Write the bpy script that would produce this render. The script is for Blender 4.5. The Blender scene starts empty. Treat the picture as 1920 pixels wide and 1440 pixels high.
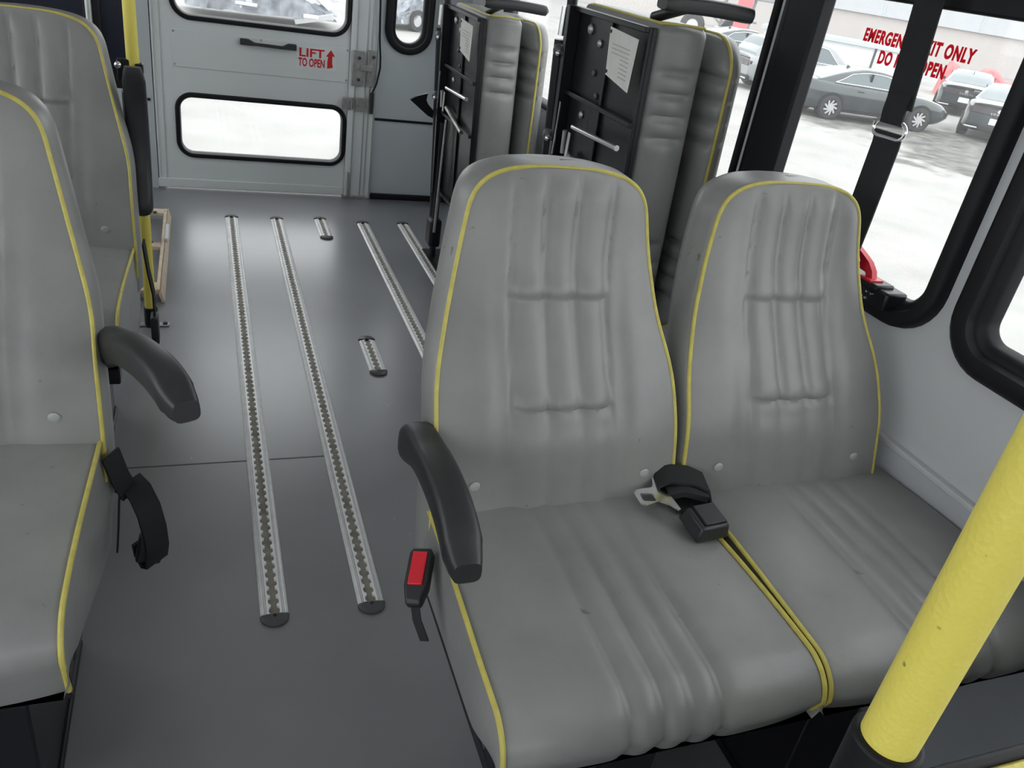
import bpy, bmesh, math, random
import numpy as np
from mathutils import Vector, Matrix
from mathutils.geometry import delaunay_2d_cdt
random.seed(4)
C = bpy.context.scene.collection
PI = math.pi

# ------------------------------------------------------------------ camera, world, light, exposure
CAM_F = 1508.2                                  # focal length in pixels of a 1920 px wide frame
yaw, pitch, roll = 0.406762, -0.493457, 0.167506
cam_data = bpy.data.cameras.new('camera'); cam = bpy.data.objects.new('camera', cam_data); C.objects.link(cam)
cam_data.sensor_fit = 'HORIZONTAL'; cam_data.sensor_width = 36.0; cam_data.lens = CAM_F/1920*36.0
cam_data.clip_start = 0.03; cam_data.clip_end = 400
fw = Vector((math.sin(yaw)*math.cos(pitch), math.cos(yaw)*math.cos(pitch), math.sin(pitch)))
rt = Vector((math.cos(yaw), -math.sin(yaw), 0)); up = rt.cross(fw)
rt = rt*math.cos(roll)+up*math.sin(roll); up = rt.cross(fw)
cam.matrix_world = Matrix(((rt.x, up.x, -fw.x, 0), (rt.y, up.y, -fw.y, 0), (rt.z, up.z, -fw.z, 1.22), (0, 0, 0, 1)))
bpy.context.scene.camera = cam

world = bpy.data.worlds.new('overcast_sky'); bpy.context.scene.world = world; world.use_nodes = True
bg = world.node_tree.nodes['Background']; bg.inputs[0].default_value = (0.98, 0.99, 1.0, 1); bg.inputs[1].default_value = 2.9

vs = bpy.context.scene.view_settings
vs.view_transform = 'Standard'; vs.look = 'None'; vs.gamma = 1.0; vs.use_curve_mapping = False; vs.exposure = 0.0

# ------------------------------------------------------------------ materials
def new_mat(name):
    m = bpy.data.materials.new(name); m.use_nodes = True
    return m, m.node_tree.nodes, m.node_tree.links
def mat(name, col, rough=0.5, metal=0.0, noise=0.0, nscale=30.0, bump=0.0, bscale=200.0, coat=0.0, spec=0.5, col2=None):
    m, N, L = new_mat(name); b = N['Principled BSDF']
    b.inputs['Base Color'].default_value = (*col, 1); b.inputs['Roughness'].default_value = rough
    b.inputs['Metallic'].default_value = metal; b.inputs['Coat Weight'].default_value = coat
    b.inputs['Specular IOR Level'].default_value = spec
    tc = N.new('ShaderNodeTexCoord')
    if noise > 0 or col2:
        t = N.new('ShaderNodeTexNoise'); t.inputs['Scale'].default_value = nscale; t.inputs['Detail'].default_value = 5
        L.new(tc.outputs['Object'], t.inputs['Vector'])
        r = N.new('ShaderNodeValToRGB'); r.color_ramp.elements[0].position = 0.3; r.color_ramp.elements[1].position = 0.7
        c2 = col2 if col2 else tuple(c*(1-noise) for c in col)
        r.color_ramp.elements[0].color = (*c2, 1); r.color_ramp.elements[1].color = (*col, 1)
        L.new(t.outputs['Fac'], r.inputs['Fac']); L.new(r.outputs['Color'], b.inputs['Base Color'])
    if bump > 0:
        t2 = N.new('ShaderNodeTexNoise'); t2.inputs['Scale'].default_value = bscale; t2.inputs['Detail'].default_value = 3
        L.new(tc.outputs['Object'], t2.inputs['Vector'])
        bp = N.new('ShaderNodeBump'); bp.inputs['Strength'].default_value = bump; bp.inputs['Distance'].default_value = 0.002
        L.new(t2.outputs['Fac'], bp.inputs['Height']); L.new(bp.outputs['Normal'], b.inputs['Normal'])
    return m
def glass_mat(name, tint=(0.96, 0.98, 0.98), dirt_haze=0.04):
    m, N, L = new_mat(name); N.remove(N['Principled BSDF']); out = N['Material Output']
    tr = N.new('ShaderNodeBsdfTransparent'); tr.inputs[0].default_value = (*tint, 1)
    gl = N.new('ShaderNodeBsdfGlossy'); gl.inputs['Roughness'].default_value = 0.02
    di = N.new('ShaderNodeBsdfTranslucent'); di.inputs[0].default_value = (0.9, 0.9, 0.9, 1)
    lw = N.new('ShaderNodeLayerWeight'); lw.inputs[0].default_value = 0.5
    pw = N.new('ShaderNodeMath'); pw.operation = 'POWER'; pw.inputs[1].default_value = 5.0; L.new(lw.outputs['Facing'], pw.inputs[0])
    fr = N.new('ShaderNodeMath'); fr.operation = 'MULTIPLY_ADD'; fr.inputs[1].default_value = 0.6; fr.inputs[2].default_value = 0.025; L.new(pw.outputs[0], fr.inputs[0])
    m1 = N.new('ShaderNodeMixShader'); m2 = N.new('ShaderNodeMixShader'); m2.inputs[0].default_value = dirt_haze  # dust on the pane, also put in as the washed-out haze outside
    L.new(fr.outputs[0], m1.inputs[0]); L.new(tr.outputs[0], m1.inputs[1]); L.new(gl.outputs[0], m1.inputs[2])
    L.new(m1.outputs[0], m2.inputs[1]); L.new(di.outputs[0], m2.inputs[2]); L.new(m2.outputs[0], out.inputs[0])
    return m
def vinyl_mat():
    m, N, L = new_mat('grey_seat_vinyl'); b = N['Principled BSDF']
    tc = N.new('ShaderNodeTexCoord')
    t = N.new('ShaderNodeTexNoise'); t.inputs['Scale'].default_value = 5.0; t.inputs['Detail'].default_value = 6; t.inputs['Roughness'].default_value = 0.6
    L.new(tc.outputs['Object'], t.inputs['Vector'])
    r = N.new('ShaderNodeValToRGB'); r.color_ramp.elements[0].position = 0.35; r.color_ramp.elements[1].position = 0.68
    r.color_ramp.elements[0].color = (0.208, 0.209, 0.208, 1); r.color_ramp.elements[1].color = (0.268, 0.266, 0.257, 1)
    L.new(t.outputs['Fac'], r.inputs['Fac'])
    sp = N.new('ShaderNodeTexNoise'); sp.inputs['Scale'].default_value = 45.0; sp.inputs['Detail'].default_value = 2
    L.new(tc.outputs['Object'], sp.inputs['Vector'])
    sr = N.new('ShaderNodeValToRGB'); sr.color_ramp.elements[0].position = 0.73; sr.color_ramp.elements[1].position = 0.80
    sr.color_ramp.elements[0].color = (1, 1, 1, 1); sr.color_ramp.elements[1].color = (0.55, 0.52, 0.48, 1)
    L.new(sp.outputs['Fac'], sr.inputs['Fac'])
    mx = N.new('ShaderNodeMix'); mx.data_type = 'RGBA'; mx.blend_type = 'MULTIPLY'; mx.inputs['Factor'].default_value = 1
    L.new(r.outputs['Color'], mx.inputs['A']); L.new(sr.outputs['Color'], mx.inputs['B'])
    L.new(mx.outputs['Result'], b.inputs['Base Color'])
    b.inputs['Roughness'].default_value = 0.38; b.inputs['Specular IOR Level'].default_value = 0.5
    t2 = N.new('ShaderNodeTexVoronoi'); t2.inputs['Scale'].default_value = 420
    L.new(tc.outputs['Object'], t2.inputs['Vector'])
    t3 = N.new('ShaderNodeTexNoise'); t3.inputs['Scale'].default_value = 14; t3.inputs['Detail'].default_value = 2
    L.new(tc.outputs['Object'], t3.inputs['Vector'])
    b1 = N.new('ShaderNodeBump'); b1.inputs['Strength'].default_value = 0.12; b1.inputs['Distance'].default_value = 0.0006
    b2 = N.new('ShaderNodeBump'); b2.inputs['Strength'].default_value = 0.30; b2.inputs['Distance'].default_value = 0.006
    L.new(t2.outputs['Distance'], b1.inputs['Height']); L.new(t3.outputs['Fac'], b2.inputs['Height'])
    L.new(b1.outputs['Normal'], b2.inputs['Normal']); L.new(b2.outputs['Normal'], b.inputs['Normal'])
    return m
def floor_mat():
    m, N, L = new_mat('grey_vinyl_floor'); b = N['Principled BSDF']
    tc = N.new('ShaderNodeTexCoord')
    t = N.new('ShaderNodeTexNoise'); t.inputs['Scale'].default_value = 3.0; t.inputs['Detail'].default_value = 7
    L.new(tc.outputs['Object'], t.inputs['Vector'])
    r = N.new('ShaderNodeValToRGB'); r.color_ramp.elements[0].position = 0.3; r.color_ramp.elements[1].position = 0.7
    r.color_ramp.elements[0].color = (0.178, 0.176, 0.190, 1); r.color_ramp.elements[1].color = (0.222, 0.220, 0.236, 1)
    L.new(t.outputs['Fac'], r.inputs['Fac'])
    v = N.new('ShaderNodeTexVoronoi'); v.inputs['Scale'].default_value = 16.0
    L.new(tc.outputs['Object'], v.inputs['Vector'])
    vr = N.new('ShaderNodeValToRGB'); vr.color_ramp.elements[0].position = 0.025; vr.color_ramp.elements[1].position = 0.04
    vr.color_ramp.elements[0].color = (1, 1, 1, 1); vr.color_ramp.elements[1].color = (0, 0, 0, 1)
    L.new(v.outputs['Distance'], vr.inputs['Fac'])
    n2 = N.new('ShaderNodeTexNoise'); n2.inputs['Scale'].default_value = 9.0; L.new(tc.outputs['Object'], n2.inputs['Vector'])
    gt = N.new('ShaderNodeMath'); gt.operation = 'GREATER_THAN'; gt.inputs[1].default_value = 0.56; L.new(n2.outputs['Fac'], gt.inputs[0])
    mu = N.new('ShaderNodeMath'); mu.operation = 'MULTIPLY'; L.new(vr.outputs['Color'], mu.inputs[0]); L.new(gt.outputs[0], mu.inputs[1])
    mx = N.new('ShaderNodeMix'); mx.data_type = 'RGBA'; L.new(mu.outputs[0], mx.inputs['Factor'])
    L.new(r.outputs['Color'], mx.inputs['A']); mx.inputs['B'].default_value = (0.42, 0.42, 0.40, 1)
    L.new(mx.outputs['Result'], b.inputs['Base Color'])
    rr = N.new('ShaderNodeMapRange'); rr.inputs['To Min'].default_value = 0.27; rr.inputs['To Max'].default_value = 0.38
    L.new(t.outputs['Fac'], rr.inputs['Value']); L.new(rr.outputs[0], b.inputs['Roughness'])
    b.inputs['Specular IOR Level'].default_value = 0.9; b.inputs['Coat Weight'].default_value = 0.5; b.inputs['Coat Roughness'].default_value = 0.24
    t2 = N.new('ShaderNodeTexNoise'); t2.inputs['Scale'].default_value = 260; L.new(tc.outputs['Object'], t2.inputs['Vector'])
    bp = N.new('ShaderNodeBump'); bp.inputs['Strength'].default_value = 0.12; bp.inputs['Distance'].default_value = 0.001
    L.new(t2.outputs['Fac'], bp.inputs['Height']); L.new(bp.outputs['Normal'], b.inputs['Normal'])
    return m
def ground_mat():
    m, N, L = new_mat('pale_gravel_lot'); b = N['Principled BSDF']; b.inputs['Roughness'].default_value = 0.95
    tc = N.new('ShaderNodeTexCoord')
    def noise(sc, det=8, rough=0.55):
        t = N.new('ShaderNodeTexNoise'); t.inputs['Scale'].default_value = sc; t.inputs['Detail'].default_value = det; t.inputs['Roughness'].default_value = rough
        L.new(tc.outputs['Object'], t.inputs['Vector']); return t.outputs['Fac']
    def ramp(src, p0, p1, c0, c1):
        r = N.new('ShaderNodeValToRGB'); r.color_ramp.elements[0].position = p0; r.color_ramp.elements[1].position = p1
        r.color_ramp.elements[0].color = (*c0, 1); r.color_ramp.elements[1].color = (*c1, 1); L.new(src, r.inputs['Fac']); return r.outputs['Color']
    def math_(op, a, c):
        n = N.new('ShaderNodeMath'); n.operation = op
        for i, v in enumerate((a, c)):
            if isinstance(v, (int, float)): n.inputs[i].default_value = v
            else: L.new(v, n.inputs[i])
        return n.outputs[0]
    pale = ramp(noise(0.9), 0.30, 0.62, (0.30, 0.292, 0.28), (0.375, 0.366, 0.352))
    dark = ramp(noise(2.6, 6), 0.30, 0.72, (0.055, 0.053, 0.05), (0.22, 0.21, 0.195))
    sx = N.new('ShaderNodeSeparateXYZ'); L.new(tc.outputs['Object'], sx.inputs[0])
    wob = math_('MULTIPLY', math_('SUBTRACT', noise(0.55, 7, 0.65), 0.5), 9.0)
    def mr(src, a, c):
        n = N.new('ShaderNodeMapRange'); n.interpolation_type = 'SMOOTHSTEP'; n.inputs['From Min'].default_value = a; n.inputs['From Max'].default_value = c; L.new(src, n.inputs['Value']); return n.outputs[0]
    mx_ = mr(math_('ADD', sx.outputs['X'], wob), 14.2, 15.6)
    my_ = mr(math_('ADD', sx.outputs['Y'], math_('MULTIPLY', wob, 0.6)), 20.5, 17.5)
    fac = math_('MULTIPLY', mx_, my_)
    mx = N.new('ShaderNodeMix'); mx.data_type = 'RGBA'; L.new(fac, mx.inputs['Factor']); L.new(pale, mx.inputs['A']); L.new(dark, mx.inputs['B'])
    L.new(mx.outputs['Result'], b.inputs['Base Color'])
    return m
def pole_mat():
    m, N, L = new_mat('yellow_powder_coat'); b = N['Principled BSDF']
    b.inputs['Base Color'].default_value = (0.80, 0.68, 0.13, 1); b.inputs['Roughness'].default_value = 0.42
    tc = N.new('ShaderNodeTexCoord')
    v = N.new('ShaderNodeTexVoronoi'); v.inputs['Scale'].default_value = 260
    L.new(tc.outputs['Object'], v.inputs['Vector'])
    bp = N.new('ShaderNodeBump'); bp.inputs['Strength'].default_value = 0.40; bp.inputs['Distance'].default_value = 0.0011
    L.new(v.outputs['Distance'], bp.inputs['Height']); L.new(bp.outputs['Normal'], b.inputs['Normal'])
    t = N.new('ShaderNodeTexNoise'); t.inputs['Scale'].default_value = 55; t.inputs['Detail'].default_value = 2
    L.new(tc.outputs['Object'], t.inputs['Vector'])
    r = N.new('ShaderNodeValToRGB'); r.color_ramp.elements[0].position = 0.24; r.color_ramp.elements[1].position = 0.28
    r.color_ramp.elements[0].color = (0.22, 0.15, 0.03, 1); r.color_ramp.elements[1].color = (0.80, 0.68, 0.13, 1)
    L.new(t.outputs['Fac'], r.inputs['Fac']); L.new(r.outputs['Color'], b.inputs['Base Color'])
    return m

VINYL = vinyl_mat(); FLOOR = floor_mat(); GROUND = ground_mat(); YELLOW = pole_mat()
WALL = mat('pale_grey_wall', (0.60, 0.61, 0.63), 0.45, noise=0.05, nscale=4, bump=0.06, bscale=300)
LOWWALL = mat('blue_grey_lower_wall', (0.52, 0.54, 0.58), 0.5, noise=0.06, nscale=5)
REARWALL = mat('rear_grey_panel', (0.52, 0.56, 0.58), 0.5, noise=0.08, nscale=3)
DOORM = mat('rear_door_paint', (0.74, 0.77, 0.77), 0.42, noise=0.06, nscale=3)
CEIL = mat('ceiling_white', (0.72, 0.73, 0.74), 0.6)
ALU = mat('aluminium_trim', (0.62, 0.64, 0.64), 0.38, 0.75, noise=0.12, nscale=20)
STEEL = mat('worn_steel', (0.50, 0.50, 0.48), 0.42, 0.8, noise=0.3, nscale=60)
TRACK = mat('track_aluminium', (0.93, 0.93, 0.93), 0.36, 0.08, noise=0.12, nscale=40)
DIRT = mat('slot_dirt', (0.34, 0.33, 0.29), 0.9, nscale=25, col2=(0.20, 0.17, 0.14), noise=0.3)
CAP = mat('dark_end_cap', (0.075, 0.075, 0.08), 0.4)
RUBBER = mat('black_rubber', (0.010, 0.010, 0.012), 0.5, spec=0.25)
BLACK = mat('black_metal', (0.009, 0.009, 0.012), 0.36, 0.0, spec=0.35)
PLASTIC = mat('black_plastic', (0.022, 0.023, 0.025), 0.42, bump=0.12, bscale=500)
WEB = mat('black_webbing', (0.016, 0.016, 0.018), 0.85, bump=0.5, bscale=380)
CHROME = mat('chrome', (0.75, 0.76, 0.78), 0.18, 1.0)
PIPE = mat('yellow_piping', (0.60, 0.52, 0.12), 0.45, noise=0.2, nscale=60)
BUTTON = mat('grey_button', (0.40, 0.41, 0.41), 0.45)
RED = mat('red_plastic', (0.62, 0.015, 0.03), 0.35)
REDPRINT = mat('red_print', (0.62, 0.012, 0.05), 0.5)
_N, _L = REDPRINT.node_tree.nodes, REDPRINT.node_tree.links
_t = _N.new('ShaderNodeBsdfTranslucent'); _t.inputs[0].default_value = (0.75, 0.012, 0.06, 1); _m = _N.new('ShaderNodeMixShader'); _m.inputs[0].default_value = 0.55
_L.new(_N['Principled BSDF'].outputs[0], _m.inputs[1]); _L.new(_t.outputs[0], _m.inputs[2]); _L.new(_m.outputs[0], _N['Material Output'].inputs[0])
REDSTICK = mat('red_sticker_print', (0.60, 0.015, 0.02), 0.5)
DECAL = mat('pale_decal', (0.76, 0.78, 0.78), 0.5)
PAPER = mat('white_paper', (0.72, 0.72, 0.69), 0.8, noise=0.08, nscale=40)
INK = mat('grey_print', (0.40, 0.40, 0.40), 0.8)
NAVY = mat('navy_panel', (0.018, 0.022, 0.040), 0.3, noise=0.4, nscale=8)
CREAM = mat('cream_painted_steel', (0.72, 0.64, 0.50), 0.5, noise=0.12, nscale=30, col2=(0.62, 0.46, 0.32))
GLASS = glass_mat('window_glass', dirt_haze=0.03)
WHITEP = mat('white_plastic', (0.75, 0.73, 0.76), 0.4)

# ------------------------------------------------------------------ builders
class B:
    def __init__(s): s.bm = bmesh.new()
    def box(s, c, d, rot=None, taper=None):
        r = bmesh.ops.create_cube(s.bm, size=1.0); vv = r['verts']
        M = Matrix.Translation(Vector(c)) @ (rot.to_4x4() if rot is not None else Matrix.Identity(4)) @ Matrix.Diagonal((*d, 1))
        if taper:
            for v in vv:
                if v.co.z > 0: v.co.x *= taper; v.co.y *= taper
        bmesh.ops.transform(s.bm, matrix=M, verts=vv); return s
    def span(s, a, b):
        return s.box([(a[i]+b[i])/2 for i in range(3)], [abs(b[i]-a[i]) for i in range(3)])
    def cyl(s, p, q, r, r2=None, n=16):
        p, q = Vector(p), Vector(q); d = q-p
        g = bmesh.ops.create_cone(s.bm, cap_ends=True, segments=n, radius1=r, radius2=r if r2 is None else r2, depth=d.length)
        M = Matrix.Translation((p+q)/2) @ d.to_track_quat('Z', 'Y').to_matrix().to_4x4()
        bmesh.ops.transform(s.bm, matrix=M, verts=g['verts']); return s
    def ball(s, c, r, sc=(1, 1, 1)):
        g = bmesh.ops.create_uvsphere(s.bm, u_segments=16, v_segments=8, radius=r)
        bmesh.ops.transform(s.bm, matrix=Matrix.Translation(Vector(c)) @ Matrix.Diagonal((*sc, 1)), verts=g['verts']); return s
    def tube(s, pts, r, n=8, closed=False):
        pts = [Vector(p) for p in pts]; k = len(pts); rings = []
        prev = None
        for i, p in enumerate(pts):
            a = pts[(i-1) % k] if (closed or i > 0) else p; b = pts[(i+1) % k] if (closed or i < k-1) else p
            t = (b-a).normalized()
            if prev is None:
                u = t.orthogonal().normalized()
            else:
                u = (prev - t*prev.dot(t))
                u = u.normalized() if u.length > 1e-6 else t.orthogonal().normalized()
            prev = u; w = t.cross(u)
            rings.append([s.bm.verts.new(p+(u*math.cos(2*PI*j/n)+w*math.sin(2*PI*j/n))*r) for j in range(n)])
        m = k if closed else k-1
        for i in range(m):
            A, Bq = rings[i], rings[(i+1) % k]
            for j in range(n): s.bm.faces.new((A[j], A[(j+1) % n], Bq[(j+1) % n], Bq[j]))
        if not closed:
            s.bm.faces.new(rings[0][::-1]); s.bm.faces.new(rings[-1])
        return s
    def ribbon(s, pts, wdir, w, th):
        # a flat strap: pts centre line, wdir width direction, w width, th thickness
        pts = [Vector(p) for p in pts]; wd = Vector(wdir).normalized(); rings = []
        for i, p in enumerate(pts):
            t = (pts[min(i+1, len(pts)-1)]-pts[max(i-1, 0)]).normalized()
            nrm = t.cross(wd).normalized()
            rings.append([s.bm.verts.new(p+wd*w*a+nrm*th*b) for a, b in ((-.5, -.5), (.5, -.5), (.5, .5), (-.5, .5))])
        for A, Bq in zip(rings, rings[1:]):
            for j in range(4): s.bm.faces.new((A[j], A[(j+1) % 4], Bq[(j+1) % 4], Bq[j]))
        s.bm.faces.new(rings[0][::-1]); s.bm.faces.new(rings[-1]); return s
    def loft(s, loops, closed=True, caps=False):
        rows = [[s.bm.verts.new(p) for p in lp] for lp in loops]
        n = len(rows[0]); m = n if closed else n-1
        for A, Bq in zip(rows, rows[1:]):
            for j in range(m): s.bm.faces.new((A[j], A[(j+1) % n], Bq[(j+1) % n], Bq[j]))
        if caps: s.bm.faces.new(rows[0][::-1]); s.bm.faces.new(rows[-1])
        return s
    def build(s, name, m, parent=None, smooth=40, bevel=0.0, seg=2):
        bm = s.bm
        bmesh.ops.recalc_face_normals(bm, faces=bm.faces[:])
        me = bpy.data.meshes.new(name); bm.to_mesh(me); bm.free()
        me.materials.append(m)
        if smooth:
            me.polygons.foreach_set('use_smooth', [True]*len(me.polygons)); me.set_sharp_from_angle(angle=math.radians(smooth))
        o = bpy.data.objects.new(name, me); C.objects.link(o)
        if parent: o.parent = parent
        if bevel:
            md = o.modifiers.new('bevel', 'BEVEL'); md.width = bevel; md.segments = seg; md.limit_method = 'ANGLE'; md.angle_limit = math.radians(40)
            md.harden_normals = False
        return o
def inside(p, poly):
    x, y = p; c = False
    for k in range(len(poly)):
        (x1, y1), (x2, y2) = poly[k-1], poly[k]
        if (y1 > y) != (y2 > y) and x < (x2-x1)*(y-y1)/(y2-y1)+x1: c = not c
    return c
def plate_solid(name, outer, holes, mapf, vec, m, parent=None):
    # flat polygon with holes, mapf(u,v)->xyz, given thickness by vec
    pts, eds = [], []
    for lp in [outer]+list(holes):
        k = len(pts); pts += [Vector(p) for p in lp]; eds += [(k+i, k+(i+1) % len(lp)) for i in range(len(lp))]
    V, E_, F, _, _, _ = delaunay_2d_cdt(pts, eds, [], 0, 1e-6)
    b = B(); bm = b.bm
    fa = [bm.verts.new(mapf(*v)) for v in V]; vv = Vector(vec)
    fb = [bm.verts.new(Vector(mapf(*v))+vv) for v in V]
    cnt = {}
    for f in F:
        c = sum((V[i] for i in f), Vector((0, 0)))/len(f)
        if inside(c, outer) and not any(inside(c, h) for h in holes):
            bm.faces.new([fa[i] for i in f]); bm.faces.new([fb[i] for i in f][::-1])
            for i in range(len(f)):
                e = (f[i], f[(i+1) % len(f)]); cnt[tuple(sorted(e))] = cnt.get(tuple(sorted(e)), [])+[e]
    for k, es in cnt.items():
        if len(es) == 1: a, c = es[0]; bm.faces.new((fa[c], fa[a], fb[a], fb[c]))
    return b.build(name, m, parent, smooth=30)
def rrect(u0, v0, u1, v1, r, n=8):
    out = []
    for cx, cy, a0 in ((u1-r, v1-r, 0), (u0+r, v1-r, 90), (u0+r, v0+r, 180), (u1-r, v0+r, 270)):
        for i in range(n+1):
            a = math.radians(a0+90*i/n); out.append((cx+r*math.cos(a), cy+r*math.sin(a)))
    return out
def ring(name, u0, v0, u1, v1, r, prof, mapf, m, parent=None):
    # rubber window ring; prof = list of (inset, height); mapf(u,v,h)
    b = B(); loops = []
    for ins, h in prof+[prof[0]]:
        loops.append([mapf(u, v, h) for u, v in rrect(u0+ins, v0+ins, u1-ins, v1-ins, max(r-ins, 0.004))])
    b.loft(loops); bmesh.ops.remove_doubles(b.bm, verts=b.bm.verts[:], dist=1e-6)
    return b.build(name, m, parent, smooth=50)
def empty(name, loc=(0, 0, 0), rz=0.0):
    o = bpy.data.objects.new(name, None); C.objects.link(o); o.location = loc; o.rotation_euler = (0, 0, rz); o.empty_display_size = 0.1
    return o
def tag(o, label=None, cat=None, group=None, kind=None):
    if label: o['label'] = label
    if cat: o['category'] = cat
    if group: o['group'] = group
    if kind: o['kind'] = kind
    return o
def struct(o, label=None, cat=None):
    return tag(o, label, cat, kind='structure')
def inst(src, parent, name=None, **kw):
    o = bpy.data.objects.new(name or src.name.split('.')[0], src.data); C.objects.link(o); o.parent = parent
    for md in src.modifiers:
        if md.type == 'BEVEL':
            n = o.modifiers.new('bevel', 'BEVEL'); n.width = md.width; n.segments = md.segments; n.limit_method = 'ANGLE'; n.angle_limit = md.angle_limit
    for k, v in kw.items(): setattr(o, k, v)
    return o
def text_obj(name, txt, size, M, m, parent, xs=1.0, offset=0.0, extrude=0.0004, spacing=1.0):
    cu = bpy.data.curves.new(name+'_c', 'FONT'); cu.body = txt; cu.size = size; cu.extrude = extrude; cu.offset = offset
    cu.space_character = spacing; cu.align_x = 'LEFT'; cu.resolution_u = 4
    to = bpy.data.objects.new(name+'_t', cu); C.objects.link(to)
    dg = bpy.context.evaluated_depsgraph_get(); dg.update()
    me = bpy.data.meshes.new_from_object(to.evaluated_get(dg)); me.name = name
    bpy.data.objects.remove(to); bpy.data.curves.remove(cu)
    me.transform(M @ Matrix.Diagonal((xs, 1, 1, 1)))
    me.materials.clear(); me.materials.append(m)
    o = bpy.data.objects.new(name, me); C.objects.link(o); o.parent = parent
    return o
def sstep(a, b, x):
    t = np.clip((x-a)/(b-a), 0, 1); return t*t*(3-2*t)
def smooth_interp(x, xs, ys, w=0.03):
    # piecewise-linear, box-smoothed
    x = np.asarray(x, float); acc = 0
    for k in np.linspace(-1, 1, 9): acc = acc+np.interp(x+k*w, xs, ys)
    return acc/9

# ------------------------------------------------------------------ the setting: ground, bus shell
XR, XL, YR, YF, ZC = 1.20, -1.08, 4.0, -1.6, 1.86
GZ = -1.58
b = B(); b.span((-90, -60, GZ-0.3), (120, 140, GZ)); gnd = b.build('ground', GROUND); struct(gnd, 'pale gravel lot with a broken asphalt patch outside the bus', 'ground')
b = B(); b.span((XL, YF, -0.06), (XR, YR+0.03, 0.0)); fl = b.build('floor', FLOOR, smooth=0); struct(fl)
b = B(); b.span((XL, 1.745, 0.0), (0.275, 1.749, 0.0008)); b.build('floor_seam', CAP, fl, smooth=0)

mapR = lambda u, v: (XR, u, v)             # right wall: u = y, v = z
WIN = {1: (1.655, 0.705, 3.50, 1.62), 2: (0.962, 0.705, 1.622, 1.62), 3: (-0.60, 0.705, 0.930, 1.62), 4: (-1.5, 0.705, -0.66, 1.62)}
holes = [rrect(w[0]+0.018, w[1]+0.018, w[2]-0.018, w[3]-0.018, 0.075) for w in WIN.values()]
wr = plate_solid('wall_right', [(YF, 0), (YR+0.03, 0), (YR+0.03, ZC), (YF, ZC)], holes, mapR, (0.05, 0, 0), WALL); struct(wr)
b = B(); b.span((XR-0.012, YF, 0.0), (XR+0.001, YR, 0.505)); lw = b.build('trim_1', LOWWALL, smooth=0, bevel=0.003); struct(lw)
b = B(); b.span((XR-0.016, YF, 0.505), (XR+0.001, YR, 0.517)); t2 = b.build('trim_2', WALL, smooth=0, bevel=0.003); struct(t2)
PROF = [(0.0, 0.004), (0.003, 0.020), (0.012, 0.026), (0.030, 0.022), (0.034, 0.010), (0.044, 0.008), (0.050, 0.000), (0.052, -0.02), (0.030, -0.045), (0.0, -0.045)]
PROF3 = [(0.0, 0.004), (0.004, 0.022), (0.016, 0.030), (0.038, 0.026), (0.044, 0.012), (0.056, 0.010), (0.062, 0.000), (0.064, -0.02), (0.030, -0.045), (0.0, -0.045)]
PROF1 = [(0.0, 0.004), (0.002, 0.012), (0.008, 0.016), (0.014, 0.012), (0.018, 0.0), (0.022, -0.02), (0.018, -0.045), (0.0, -0.045)]
PROF_2 = [(0.0, 0.004), (0.004, 0.022), (0.020, 0.028), (0.056, 0.024), (0.062, 0.010), (0.066, -0.02), (0.030, -0.045), (0.0, -0.045)]
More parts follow.
